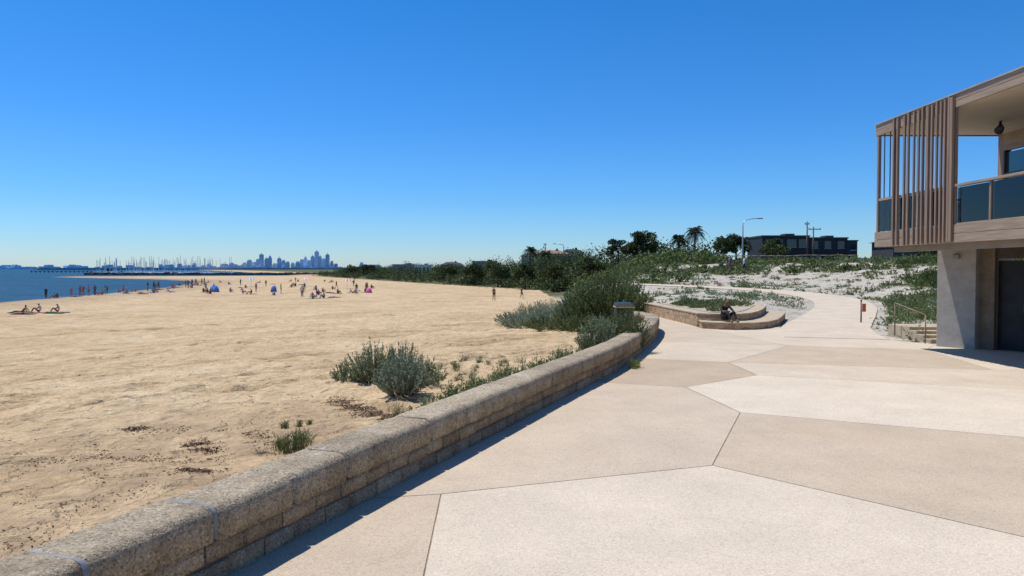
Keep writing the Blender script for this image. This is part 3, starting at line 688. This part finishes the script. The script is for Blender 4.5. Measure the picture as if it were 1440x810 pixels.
box('deck_soffit',(x0+.05,xE),(yS,yN-.05),(zu+.02,zu+.047),dsof,B)
for i,(a_,b_) in enumerate(((zu,zu+.185),(zu+.193,zd))):
    box('fascia_board',(x0,x0+.047),(yS,yN),(a_,b_),th_,B,.004)
    box('fascia_board_end',(x0+.05,xE),(yN-.047,yN-.003),(a_,b_),th_,B,.004)
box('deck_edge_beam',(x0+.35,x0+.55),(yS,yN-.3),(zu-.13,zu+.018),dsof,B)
box('roof_slab',(x0+.05,xE),(yS,yN-.05),(zrb+.06,zr-.03),metal,B)
box('roof_soffit',(x0+.05,xE),(yS,yN-.05),(zrb+.03,zrb+.057),soff,B)
for (a_,b_) in ((zrb,zrb+.135),(zrb+.141,zr-.01)):
    box('roof_fascia',(x0,x0+.047),(yS,yN),(a_,b_),th_,B,.004)
    box('roof_fascia_end',(x0+.05,xE),(yN-.047,yN-.003),(a_,b_),th_,B,.004)
box('roof_edge_flashing',(x0-.03,x0+.1),(yS,yN+.03),(zr-.008,zr+.025),metal,B)
box('roof_flashing_end',(x0+.103,xE),(yN-.09,yN+.03),(zr-.008,zr+.025),metal,B)
ys=[18.05,17.84,17.56,17.38,17.14,16.95,16.76,16.56,16.40,16.22,16.06,15.90,15.78,15.66]
for i,yy in enumerate(ys):
    w=random.choice([.055,.07,.06]); dp=random.choice([.04,.055,.045])
    if i in (7,13): w=.10
    box('batten',(x0-.004-dp,x0-.004),(yy-w/2,yy+w/2),(zu+.02,zr-.05 if i%3 else zr-.02),tv,B,.004)
for yy in (18.05,15.64): box('post',(x0+.01,x0+.07),(yy-.04,yy+.04),(zd+.002,zrb+.028),tv,B,.004)
box('corner_post',(x0+.01,x0+.08),(yN-.14,yN-.06),(zd+.002,zrb+.028),tv,B,.004)
for yy in (18.62,18.34): box('mullion',(x0+.03,x0+.05),(yy-.012,yy+.012),(zd+.002,zrb+.028),fr,B)
box('transom',(x0+.02,x0+.06),(18.1,18.85),(3.72,3.78),th_,B)
box('corner_glass',(x0+.035,x0+.042),(18.12,18.83),(zd+.01,3.715),glb,B)
box('rail_timber',(x0+.02,x0+.06),(15.70,18.0),(3.72,3.77),th_,B)
box('glass_panel',(x0+.03,x0+.042),(15.72,16.82),(zd+.02,3.71),glb,B)
box('glass_panel',(x0+.03,x0+.042),(16.90,17.97),(zd+.02,3.71),glb,B)
for a_,b_ in ((14.52,15.56),(13.3,14.44),(12.1,13.22),(10.9,12.02),(9.7,10.82),(8.5,9.62),(7.3,8.42)):
    box('glass_panel',(x0+.05,x0+.062),(a_,b_),(zd+.03,3.70),glb,B)
    box('balustrade_post',(x0+.03,x0+.09),(a_-.065,a_-.015),(zd+.002,3.72),tv,B)
box('handrail',(x0-.01,x0+.12),(yS,15.57),(3.722,3.775),th_,B,.006)
box('kick_rail',(x0+.02,x0+.1),(yS,15.56),(zd+.003,zd+.028),th_,B)
for a_,b_ in ((9.5,10.6),(10.7,11.8),(11.85,12.35)):
    box('glass_panel_end',(a_,b_),(yN-.14,yN-.128),(zd+.03,3.70),glb,B)
box('handrail_end',(x0+.13,12.38),(yN-.17,yN-.1),(3.722,3.775),th_,B)
xi=12.4
box('inner_wall_end',(xi,xi+.2),(18.75,18.95),(zd,zrb+.027),tv,B)
for k,(a_,b_) in enumerate(((17.65,18.7),(16.55,17.6),(15.45,16.5),(14.3,15.4),(13,14.2),(11.5,12.9),(9,11.4))):
    box('window_pane',(xi+.06,xi+.08),(a_,b_),(zd+.05,zrb-.45),glw,B)
    box('window_mullion',(xi,xi+.14),(b_,b_+.05),(zd,zrb-.4),fr,B)
    box('window_transom',(xi+.01,xi+.13),(a_,b_),(4.35,4.41),fr,B)
box('window_head',(xi,xi+.15),(yS,18.75),(zrb-.4,zrb+.027),th_,B)
box('window_sill',(xi,xi+.15),(yS,18.75),(zd,zd+.05),fr,B)
box('rear_wall',(xi+.6,xE),(yN-.35,yN-.2),(zd,zrb+.027),th_,B)
box('inner_partition',(xi+2.5,xi+2.6),(yS,yN-.4),(zd,zrb+.027),crm,B)
for yy in (17.2,14.4):
    tube('spotlight',[(11.3,yy,zrb+.03),(11.3,yy,zrb-.12),(11.2,yy-.1,zrb-.2)],[.03,.08,.1],dk2,B,10)
t_=Vector((.567,-.824)); n_=Vector((.824,.567)); A=Vector((10.95,19.05))
def uwall(name,s0,s1,setb,th,z0,z1,mat,bev=0):
    P=[A+t_*s0+n_*setb,A+t_*s1+n_*setb,A+t_*s1+n_*(setb+th),A+t_*s0+n_*(setb+th)]
    return prism(name,[(p.x,p.y) for p in P],z0,z1,[mat],B,bev)
uwall('concrete_pier',0,.92,0,2.2,-.05,zu+.015,cm,.012)
uwall('recess_wall',.922,1.25,.22,.3,-.05,zu+.015,conc('brown_render',(.17,.13,.09),(.22,.17,.12),(.27,.21,.15),14,.15,.1))
uwall('door',1.3,1.95,.42,.06,.0,2.2,dk,0); uwall('door_frame',1.252,1.298,.3,.2,0,2.25,fr); uwall('door_frame',1.955,2.0,.3,.2,0,2.25,fr); uwall('door_head',1.252,2.0,.3,.2,2.252,zu+.015,fr)
uwall('door_handle',1.84,1.87,.36,.055,.95,1.15,steel_m)
uwall('concrete_wall',2.01,9.5,0,.3,-.05,zu+.015,cm,.012)
uwall('undercroft_lamp',.4,.55,-.08,.078,2.25,2.36,gr,.01)
# ------------------------------------------------------------------ terrace seat wall
T=empty('terraced_seat_wall')
def stone(name,c1,c2,c3):
    m,nt,b=newmat(name); v=coords(nt)
    mp=nt.nodes.new('ShaderNodeMapping'); mp.inputs['Scale'].default_value=(1,1,1.8); nt.links.new(v,mp.inputs[0]); v1=mp.outputs[0]
    vo=nt.nodes.new('ShaderNodeTexVoronoi'); vo.inputs['Scale'].default_value=5.5; nt.links.new(v1,vo.inputs['Vector'])
    s=nt.nodes.new('ShaderNodeSeparateColor'); nt.links.new(vo.outputs['Color'],s.inputs[0])
    c=ramp(nt,s.outputs[0],[(0,c1),(.5,c2),(1,c3)])
    v2=nt.nodes.new('ShaderNodeTexVoronoi'); v2.feature='DISTANCE_TO_EDGE'; v2.inputs['Scale'].default_value=5.5; nt.links.new(v1,v2.inputs['Vector'])
    c=mixc(nt,ramp(nt,v2.outputs[0],[(.02,1.),(.06,0.)]),c,(.33,.27,.2))
    c=mixc(nt,1,c,ramp(nt,noise(nt,v,20,5),[(.3,.75),(.7,1.15)]),'MULTIPLY')
    nt.links.new(c,b.inputs['Base Color']); b.inputs['Roughness'].default_value=.9; bumpn(nt,b,v2.outputs[0],.6,.03); return m
st_m=stone('rubble_stone',(.26,.15,.07),(.40,.25,.13),(.50,.35,.2))
top_m=pmat('stone_coping',(.36,.28,.18),(.46,.38,.27),5,.9,.3)
T1=[(6.55,26.2),(6.36,24.75),(6.8,24.32),(7.4,24.15),(8.0,24.3),(8.6,24.8),(9.3,25.9),(9.9,27.2),(11.1,30),(10.9,31)]
T2=[(5.95,33.2),(6.2,29),(6.40,25.5),(6.75,25.1),(7.35,24.95),(7.8,25.1),(8.2,25.5),(8.8,26.5),(9.4,27.8),(10.5,30.5),(10.5,32.2)]
prism('lower_tier',T1,-.05,.19,[st_m],T); prism('lower_tread',inset(T1,-.02),.192,.235,[top_m],T,.008)
prism('upper_tier',T2,-.04,.43,[st_m],T); prism('upper_tread',inset(T2,-.02),.432,.48,[top_m],T,.008)
prism('planter_soil',inset(T2,.45),.482,.5,[pmat('planter_sand',(.32,.26,.19),(.44,.38,.3),3,.95,.4)],T)
out=[]
for i in range(80):
    while True:
        x=random.uniform(6.3,10.4);y=random.uniform(25.8,32)
        if inpoly(np.array([x]),np.array([y]),inset(T2,.7))[0]: break
    if y<28 and x>7.3: continue
    lv,_=bush_pts(x,y,.49,.28,.28,random.uniform(.12,.34),22,8,.08,.03); out.append(lv)
lv=np.concatenate(out); mesh_np('planter_plants',lv,qf(len(lv)//4),[lf_mix])
Sx=empty('concrete_steps')
for i in range(4): box('step',(11.35,12.9),(20.0+i*.36,20.0+i*.36+ (.36 if i<3 else 1.2)),(-.1,.085*(i+1)),top_m,Sx,.01)
Hh=empty('stair_handrail')
for x,y,z in ((11.2,20.0,0),(11.2,21.6,.25)):
    tube('rail_post',[(x,y,z-.2),(x,y,z+.75)],.018,tim,Hh)
tube('rail',[(11.2,20.0,.75),(11.2,21.6,1.0)],.018,tim,Hh)
org=pmat('orange_marker_paint',(.6,.13,.04),(.65,.16,.05),3,.5)
x,y=(12.95,27.4); z=gz(x,y); r_=empty('marker_post',(x,y,z)); tube('post',[(0,0,-.2),(0,0,.85)],.03,tim,r_); tube('cap',[(0,0,.851),(0,0,.9)],[.04,.03],tim,r_); box('marker_plate',(.035,.17),(-.02,-.008),(.45,.75),org,r_)
Bn=empty('rubbish_bin',(3.72,24.6,gz(3.72,24.6)-.02)); zb_=1.02; binm=pmat('bin_plastic',(.02,.024,.022),(.035,.04,.037),4,.45); lidm=pmat('bin_lid_yellow',(.6,.42,.04),(.7,.5,.06),4,.45)
Vb=[(-.22,-.25,.08),(.22,-.25,.08),(.22,.22,.08),(-.22,.22,.08),(-.29,-.34,zb_),(.29,-.34,zb_),(.29,.33,zb_),(-.29,.33,zb_)]
o=mesh_py('bin_body',Vb,[(3,2,1,0),(4,5,6,7),(0,1,5,4),(1,2,6,5),(2,3,7,6),(3,0,4,7)],[binm],Bn); q=o.modifiers.new('b','BEVEL');q.width=.03;q.segments=2
box('bin_rim',(-.31,.31),(-.36,.35),(zb_+.002,zb_+.05),lidm,Bn,.01)
Vl=[(-.31,-.37,zb_+.052),(.31,-.37,zb_+.052),(.31,.36,zb_+.052),(-.31,.36,zb_+.052),(-.24,-.2,zb_+.15),(.24,-.2,zb_+.15),(.26,.32,zb_+.17),(-.26,.32,zb_+.17)]
mesh_py('bin_lid',Vl,[(3,2,1,0),(4,5,6,7),(0,1,5,4),(1,2,6,5),(2,3,7,6),(3,0,4,7)],[binm],Bn)
tube('bin_handle',[(-.25,.4,zb_+.1),(.25,.4,zb_+.1)],.02,binm,Bn); tube('wheel',[(-.27,.25,.1),(-.22,.25,.1)],.1,binm,Bn,12); tube('wheel',[(.22,.25,.1),(.27,.25,.1)],.1,binm,Bn,12)
# ------------------------------------------------------------------ people
def body(pose):
    J={}
    def sym(n,p,r):
        J[n+'_l']=((-p[0],p[1],p[2]),r); J[n+'_r']=((p[0],p[1],p[2]),r)
    if pose in('stand','walk','arm'):
        J.update(pel=((0,0,.93),.125),spi=((0,0,1.12),.105),che=((0,.01,1.31),.13),nec=((0,.0,1.46),.05),hea=((0,-.02,1.55),.08),top=((0,-.01,1.64),.082))
        sym('sho',(.165,.01,1.39),.055); sym('elb',(.215,.03,1.12),.038); sym('wri',(.2,-.06,.88),.026); sym('han',(.19,-.09,.79),.034)
        sym('hip',(.09,0,.88),.09); sym('kne',(.1,-.02,.49),.055); sym('ank',(.1,.03,.09),.036); sym('toe',(.11,-.12,.035),.032)
        if pose=='walk':
            J['kne_l']=((-.09,-.16,.52),.055);J['ank_l']=((-.09,-.2,.1),.036);J['toe_l']=((-.09,-.36,.06),.032)
            J['kne_r']=((.09,.04,.48),.055);J['ank_r']=((.09,.3,.14),.036);J['toe_r']=((.09,.2,.035),.032)
            J['elb_l']=((-.22,.16,1.14),.038);J['wri_l']=((-.2,.2,.9),.026);J['han_l']=((-.2,.19,.81),.034)
            J['elb_r']=((.22,-.08,1.12),.038);J['wri_r']=((.19,-.28,.98),.026);J['han_r']=((.18,-.36,.96),.034)
        if pose=='arm':
            J['elb_r']=((.3,-.1,1.2),.038);J['wri_r']=((.18,-.25,1.38),.026);J['han_r']=((.12,-.22,1.46),.034)
    elif pose=='sit':
        J.update(pel=((0,.05,.14),.135),spi=((0,.1,.32),.11),che=((0,.06,.52),.13),nec=((0,0,.67),.05),hea=((0,-.06,.76),.08),top=((0,-.06,.85),.082))
        sym('sho',(.165,.05,.6),.055); sym('elb',(.24,-.12,.42),.038); sym('wri',(.17,-.32,.44),.026); sym('han',(.12,-.4,.46),.034)
        sym('hip',(.1,-.02,.14),.09); sym('kne',(.15,-.38,.48),.055); sym('ank',(.12,-.62,.09),.036); sym('toe',(.12,-.76,.04),.032)
    elif pose=='hunch':
        J.update(pel=((0,.05,.14),.125),spi=((0,.08,.30),.11),che=((0,.0,.47),.125),nec=((0,-.09,.59),.045),hea=((0,-.15,.66),.075),top=((0,-.17,.75),.078))
        sym('sho',(.16,-.0,.53),.052); sym('elb',(.22,-.2,.36),.04); sym('wri',(.11,-.40,.38),.027); sym('han',(.05,-.45,.38),.034)
        sym('hip',(.1,-.02,.13),.09); sym('kne',(.13,-.38,.36),.055); sym('ank',(.11,-.58,.07),.036); sym('toe',(.12,-.72,.04),.032)
    elif pose=='lean':
        J.update(pel=((0,.1,.13),.135),spi=((0,.24,.26),.11),che=((0,.36,.42),.13),nec=((0,.42,.56),.05),hea=((0,.41,.65),.08),top=((0,.42,.74),.082))
        sym('sho',(.165,.38,.48),.055); sym('elb',(.25,.55,.28),.038); sym('wri',(.24,.6,.07),.026); sym('han',(.24,.68,.04),.03)
        sym('hip',(.1,.02,.12),.09); sym('kne',(.12,-.34,.24),.055); sym('ank',(.1,-.72,.07),.036); sym('toe',(.12,-.8,.15),.03)
    else:
        J.update(pel=((0,0,.12),.12),spi=((0,.2,.12),.1),che=((0,.4,.13),.125),nec=((0,.55,.12),.05),hea=((0,.64,.12),.08),top=((0,.73,.13),.082))
        sym('sho',(.165,.47,.12),.055); sym('elb',(.33,.6,.06),.038); sym('wri',(.2,.76,.06),.026); sym('han',(.12,.8,.06),.034)
        sym('hip',(.09,-.05,.11),.09); sym('kne',(.11,-.45,.10),.055); sym('ank',(.11,-.86,.06),.036); sym('toe',(.12,-.98,.05),.03)
    E_=[('pel','spi','top_'),('spi','che','top_'),('che','nec','skin'),('nec','hea','skin'),('hea','top','head')]
    for s_ in '_l','_r':
        E_+= [('che','sho'+s_,'top_'),('sho'+s_,'elb'+s_,'arm'),('elb'+s_,'wri'+s_,'skin'),('wri'+s_,'han'+s_,'skin'),('pel','hip'+s_,'bot'),('hip'+s_,'kne'+s_,'thigh'),('kne'+s_,'ank'+s_,'shin'),('ank'+s_,'toe'+s_,'foot')]
    names=list(J); ix={n:i for i,n in enumerate(names)}
    me=bpy.data.meshes.new('b'); me.from_pydata([J[n][0] for n in names],[(ix[a_],ix[b_]) for a_,b_,_ in E_],[])
    ob=bpy.data.objects.new('b',me); COL.objects.link(ob)
    ob.modifiers.new('s','SKIN').use_smooth_shade=True
    for i,n in enumerate(names):
        sv=me.skin_vertices[0].data[i]; r_=J[n][1]; sv.radius=(r_,r_*.85) if n in('che','spi','pel') else (r_,r_); sv.use_root=(n=='pel')
    sd=ob.modifiers.new('u','SUBSURF'); sd.levels=1; sd.render_levels=1
    dg=bpy.context.evaluated_depsgraph_get(); dg.update(); em=bpy.data.meshes.new_from_object(ob.evaluated_get(dg))
    bpy.data.objects.remove(ob)
    hc=(Vector(J['hea'][0])+Vector(J['top'][0]))/2; ax=(Vector(J['top'][0])-Vector(J['nec'][0])).normalized(); fr_=Vector((0,-1,0)) if pose!='lie' else Vector((0,0,1))
    lab=[]
    for p in em.polygons:
        c=p.center; best=None;bd=9
        for a_,b_,l in E_:
            A_=Vector(J[a_][0]);B_=Vector(J[b_][0]); d=B_-A_; t=max(0,min(1,(c-A_).dot(d)/d.length_squared)); q=((c-A_-d*t).length)-.6*(J[a_][1]*(1-t)+J[b_][1]*t)
            if q<bd: bd=q;best=(l,t)
        l,t=best; mi=0
        if l=='top_': mi=1
        elif l=='arm': mi=4
        elif l=='bot' : mi=2
        elif l=='thigh': mi=2 if t<.25 else 5
        elif l=='shin' : mi=6
        elif l=='head' or (l=='skin' and (c-hc).length<.12):
            rel=c-hc
            if rel.dot(ax)>.045 or rel.dot(-fr_)>.015: mi=3
        lab.append(mi)
    em.materials.clear()
    for i in range(7): em.materials.append(None)
    em.polygons.foreach_set('material_index',np.array(lab,dtype=np.int32)); em.polygons.foreach_set('use_smooth',np.ones(len(lab),dtype=bool)); em.update()
    return em
BODY={p:body(p) for p in('stand','walk','arm','sit','hunch','lean','lie')}
def cl(n,c): return pmat(n,tuple(x*.85 for x in c),c,8,.85,.1,60)
skins=[cl('skin_a',(.42,.25,.17)),cl('skin_b',(.33,.19,.12)),cl('skin_c',(.2,.11,.07))]
hairs=[cl('hair_dark',(.03,.02,.015)),cl('hair_brown',(.10,.055,.03)),cl('hair_blond',(.35,.25,.12))]
cloth=[cl('cloth_black',(.02,.02,.022)),cl('cloth_red',(.5,.05,.04)),cl('cloth_blue',(.05,.13,.4)),cl('cloth_white',(.7,.7,.68)),cl('cloth_pink',(.7,.15,.3)),cl('cloth_navy',(.02,.03,.09)),cl('cloth_green',(.08,.25,.15)),cl('cloth_maroon',(.2,.04,.05))]
def person(x,y,pose,rot,top='swim',z=None,sc=1.,c=None,c2=None):
    o=bpy.data.objects.new('person',BODY[pose]); link(o); o.location=(x,y,(gz(x,y) if z is None else z)-.01); o.rotation_euler=(0,0,rot); o.scale=(sc,)*3
    sk=random.choice(skins); a_=c or random.choice(cloth); b_=c2 or random.choice(cloth)
    ms=[sk,a_,b_,random.choice(hairs),a_,b_,sk]
    if top=='swim': ms=[sk,sk if random.random()<.5 else a_,b_,ms[3],sk,sk,sk]
    if top=='full': ms=[sk,a_,b_,ms[3],a_,b_,b_]
    for i,mm in enumerate(ms):
        o.material_slots[i].link='OBJECT'; o.material_slots[i].material=mm
    return o
def towel(x,y,rot,c=None):
    n=8;m_=4;V=[];F=[]
    for i in range(n+1):
        for j in range(m_+1):
            a_=(i/n-.5)*1.9;b_=(j/m_-.5)*.95; X_=x+a_*math.cos(rot)-b_*math.sin(rot);Y_=y+a_*math.sin(rot)+b_*math.cos(rot)
            V.append((X_,Y_,gz(X_,Y_)+.03+.012*random.random()))
    for i in range(n):
        for j in range(m_): q=i*(m_+1)+j; F.append((q,q+m_+1,q+m_+2,q+1))
    mesh_py('beach_towel',V,F,[c or random.choice(cloth)],smooth=True)
K=cloth[0]
person(7.15,24.80,'hunch',.25,'full',z=.245,sc=.95,c=K,c2=K)
ppl=[(-66.2,105,'stand',0,'full'),(-65.6,110,'stand',1,'swim'),(-65.2,111.5,'arm',2,'swim'),(-65.5,116,'sit',2,'swim'),(-64.6,114.5,'stand',-2,'swim'),(-66.0,113,'stand',.7,'swim'),(-65.5,137,'stand',.5,'swim'),(-67,139,'stand',2.5,'swim'),
(-43.6,65.5,'lean',-1.3,'swim'),(-43.0,67.2,'sit',-1.2,'swim'),(-41.0,66,'lie',1.4,'swim'),(-42.6,64.4,'lie',1.7,'swim'),(-41.8,68,'sit',-.9,'swim'),(-44.2,66.8,'lie',1.3,'swim'),
(-64.0,104,'sit',.6,'swim'),(-62.5,106,'lie',1.2,'swim'),(-63.2,109,'arm',1.1,'swim'),(-61.5,111,'sit',-.8,'shirt'),(-60.5,116,'sit',.8,'swim'),(-62,118,'lean',.8,'swim'),
(-53,127,'sit',.4,'shirt'),(-51.5,125,'sit',-.4,'swim'),(-50,124,'stand',2,'shirt'),(-48,126,'sit',1,'swim'),(-46.5,128,'lean',1,'swim'),(-56,112,'lie',1.2,'swim'),(-57.5,115,'lie',1.5,'swim'),(-59,122,'sit',1.5,'shirt'),(-55,119,'lean',2.5,'swim'),
(-45,130,'stand',1,'swim'),(-43,118,'sit',2,'swim'),(-42,119,'sit',-1,'shirt'),(-30.4,107,'stand',.3,'swim'),(-30.9,109,'arm',3,'swim'),(-26.7,99,'sit',.8,'swim'),(-25.7,101,'sit',-.8,'shirt'),(-27.5,104,'stand',2.,'shirt'),(-32,125,'sit',1,'swim'),(-30,122,'lie',1.2,'swim'),
(-27.8,118,'sit',1,'swim'),(-26.9,125,'lean',2,'swim'),(-25.6,121,'sit',0,'swim'),(-36,112,'sit',0,'shirt'),(-37.5,120,'stand',2,'swim'),(-28.6,106,'lean',.4,'swim'),(-24.8,103,'lie',1.6,'swim'),
(-2.25,92,'walk',3.0,'swim'),(1.3,99,'walk',2.4,'shirt'),(22.6,72,'walk',1.5,'shirt'),(21.5,73,'walk',1.6,'shirt')]
for i in range(56):
    y=rng.uniform(112,230); ppl.append((rng.uniform(-.56,-.19)*y,y,random.choice(['sit','sit','stand','lie','lean','walk','arm']),rng.uniform(0,6.2),random.choice(['swim','shirt'])))
for i in range(12):
    y=rng.uniform(100,210); ppl.append((float(np.interp(y,XS_Y,XS_X))+rng.uniform(1,9),y,random.choice(['stand','walk','arm','sit']),rng.uniform(0,6.2),random.choice(['swim','shirt'])))
for p in ppl:
    if p[0]<np.interp(p[1],XS_Y,XS_X)+1.2: p=(float(np.interp(p[1],XS_Y,XS_X))+1.4+random.uniform(0,8),)+p[1:]
    person(*p,sc=random.uniform(.93,1.06),c=K if p[4]=='full' else None,c2=K if p[4]=='full' else None)
    if p[2] in('lie','sit','lean'): towel(p[0],p[1],p[3]+math.pi/2)
def popup(x,y,rot,c,R=1.1,H=1.15):
    root=empty('beach_shade_tent',(x,y,gz(x,y))); root.rotation_euler=(0,0,rot); V=[];F=[]
    nu,nv=12,8
    for i in range(nu+1):
        for j in range(nv+1):
            a_=math.pi*i/nu; b_=math.pi*.55*j/nv
            r_=R*(1+.05*math.cos(a_*6)); V.append((-r_*math.cos(a_),R*.75*math.sin(b_)*math.sin(a_)-.1,H*math.sin(a_)*math.cos(b_*.9)))
    for i in range(nu):
        for j in range(nv): q=i*(nv+1)+j; F.append((q,q+1,q+nv+2,q+nv+1))
    o=mesh_py('canopy',V,F,[c],root,smooth=True); s_=o.modifiers.new('t','SOLIDIFY'); s_.thickness=.02
    tube('front_hoop',[(-R*1.02*math.cos(math.pi*i/12),-.1,H*1.01*math.sin(math.pi*i/12)) for i in range(13)],.02,cloth[3],root,5)
    mesh_py('floor_sheet',[(-R,-.5,.03),(R,-.5,.03),(R*.9,.6,.03),(-R*.9,.6,.03)],[(0,1,2,3)],[c],root)
brb=cl('tent_fabric_blue',(.06,.22,.6))
popup(-51.5,128,2.6,brb,1.1,1.2); popup(-40.5,126,2.2,cloth[2],.9,1.1); popup(-24,124,2.4,cloth[4],.7,.9)
def brolly(x,y,c):
    root=empty('beach_umbrella',(x,y,gz(x,y))); tube('pole',[(0,0,-.1),(.1,0,1.9)],.025,cloth[3],root,6)
    V=[(.1,0,2.05)];F=[]
    for k in range(16):
        a_=2*math.pi*k/16; rr=1.05 if k%2==0 else .98; V.append((.1+rr*math.cos(a_),rr*math.sin(a_),1.62+(0 if k%2==0 else .04)))
        V.append((.1+.6*math.cos(a_),.6*math.sin(a_),1.92))
    for k in range(16):
        a_=1+2*k;b_=1+2*((k+1)%16); F+= [(0,a_+1,b_+1),(a_+1,a_,b_,b_+1)]
    mesh_py('canopy',V,F,[c,cloth[3]],root,mi=[(k//2)%2 for k in range(32)],smooth=True)
brolly(-33.5,150,cloth[1]); brolly(-60,170,cloth[2]); brolly(-46,165,cloth[4])
# ------------------------------------------------------------------ sky, sun, camera
ts=Vector((-.36,.20,1.0)).normalized(); el=math.asin(ts.z); az=math.atan2(ts.x,ts.y)
w=bpy.data.worlds.new('World'); scene.world=w; w.use_nodes=True; nt=w.node_tree
sk=nt.nodes.new('ShaderNodeTexSky'); sk.sky_type='NISHITA'; sk.sun_disc=False; sk.sun_elevation=el; sk.sun_rotation=az%(2*math.pi)
sk.altitude=0; sk.air_density=1.0; sk.dust_density=.3; sk.ozone_density=3.0
tc=nt.nodes.new('ShaderNodeTexCoord'); sp_=nt.nodes.new('ShaderNodeSeparateXYZ'); nt.links.new(tc.outputs['Generated'],sp_.inputs[0])
tint=ramp(nt,sp_.outputs[2],[(0,(.60,.76,1.0)),(.035,(.44,.69,1.0)),(.09,(.30,.62,1.0)),(.19,(.20,.57,1.0)),(.36,(.12,.55,.96)),(1,(.2,.6,1.0))])
cc=mixc(nt,1.0,sk.outputs[0],tint,'MULTIPLY')
nt.links.new(cc,nt.nodes['Background'].inputs[0]); nt.nodes['Background'].inputs[1].default_value=.145
L=bpy.data.lights.new('sun','SUN'); L.energy=5.0; L.angle=math.radians(.5); L.color=(1,.955,.89)
lo=bpy.data.objects.new('sun',L); link(lo); lo.rotation_euler=ts.to_track_quat('Z','Y').to_euler()
cam=bpy.data.cameras.new('camera'); co=bpy.data.objects.new('camera',cam); link(co)
cam.lens=26.0; cam.sensor_width=36; cam.clip_end=60000; cam.clip_start=.05
co.location=(0,0,2.0); co.rotation_euler=(math.radians(90-1.49),0,0)
scene.camera=co
scene.view_settings.view_transform='Standard'; scene.view_settings.look='None'; scene.view_settings.exposure=0
print('VERTS',sum(len(o.data.vertices) for o in bpy.data.objects if o.type=='MESH'))
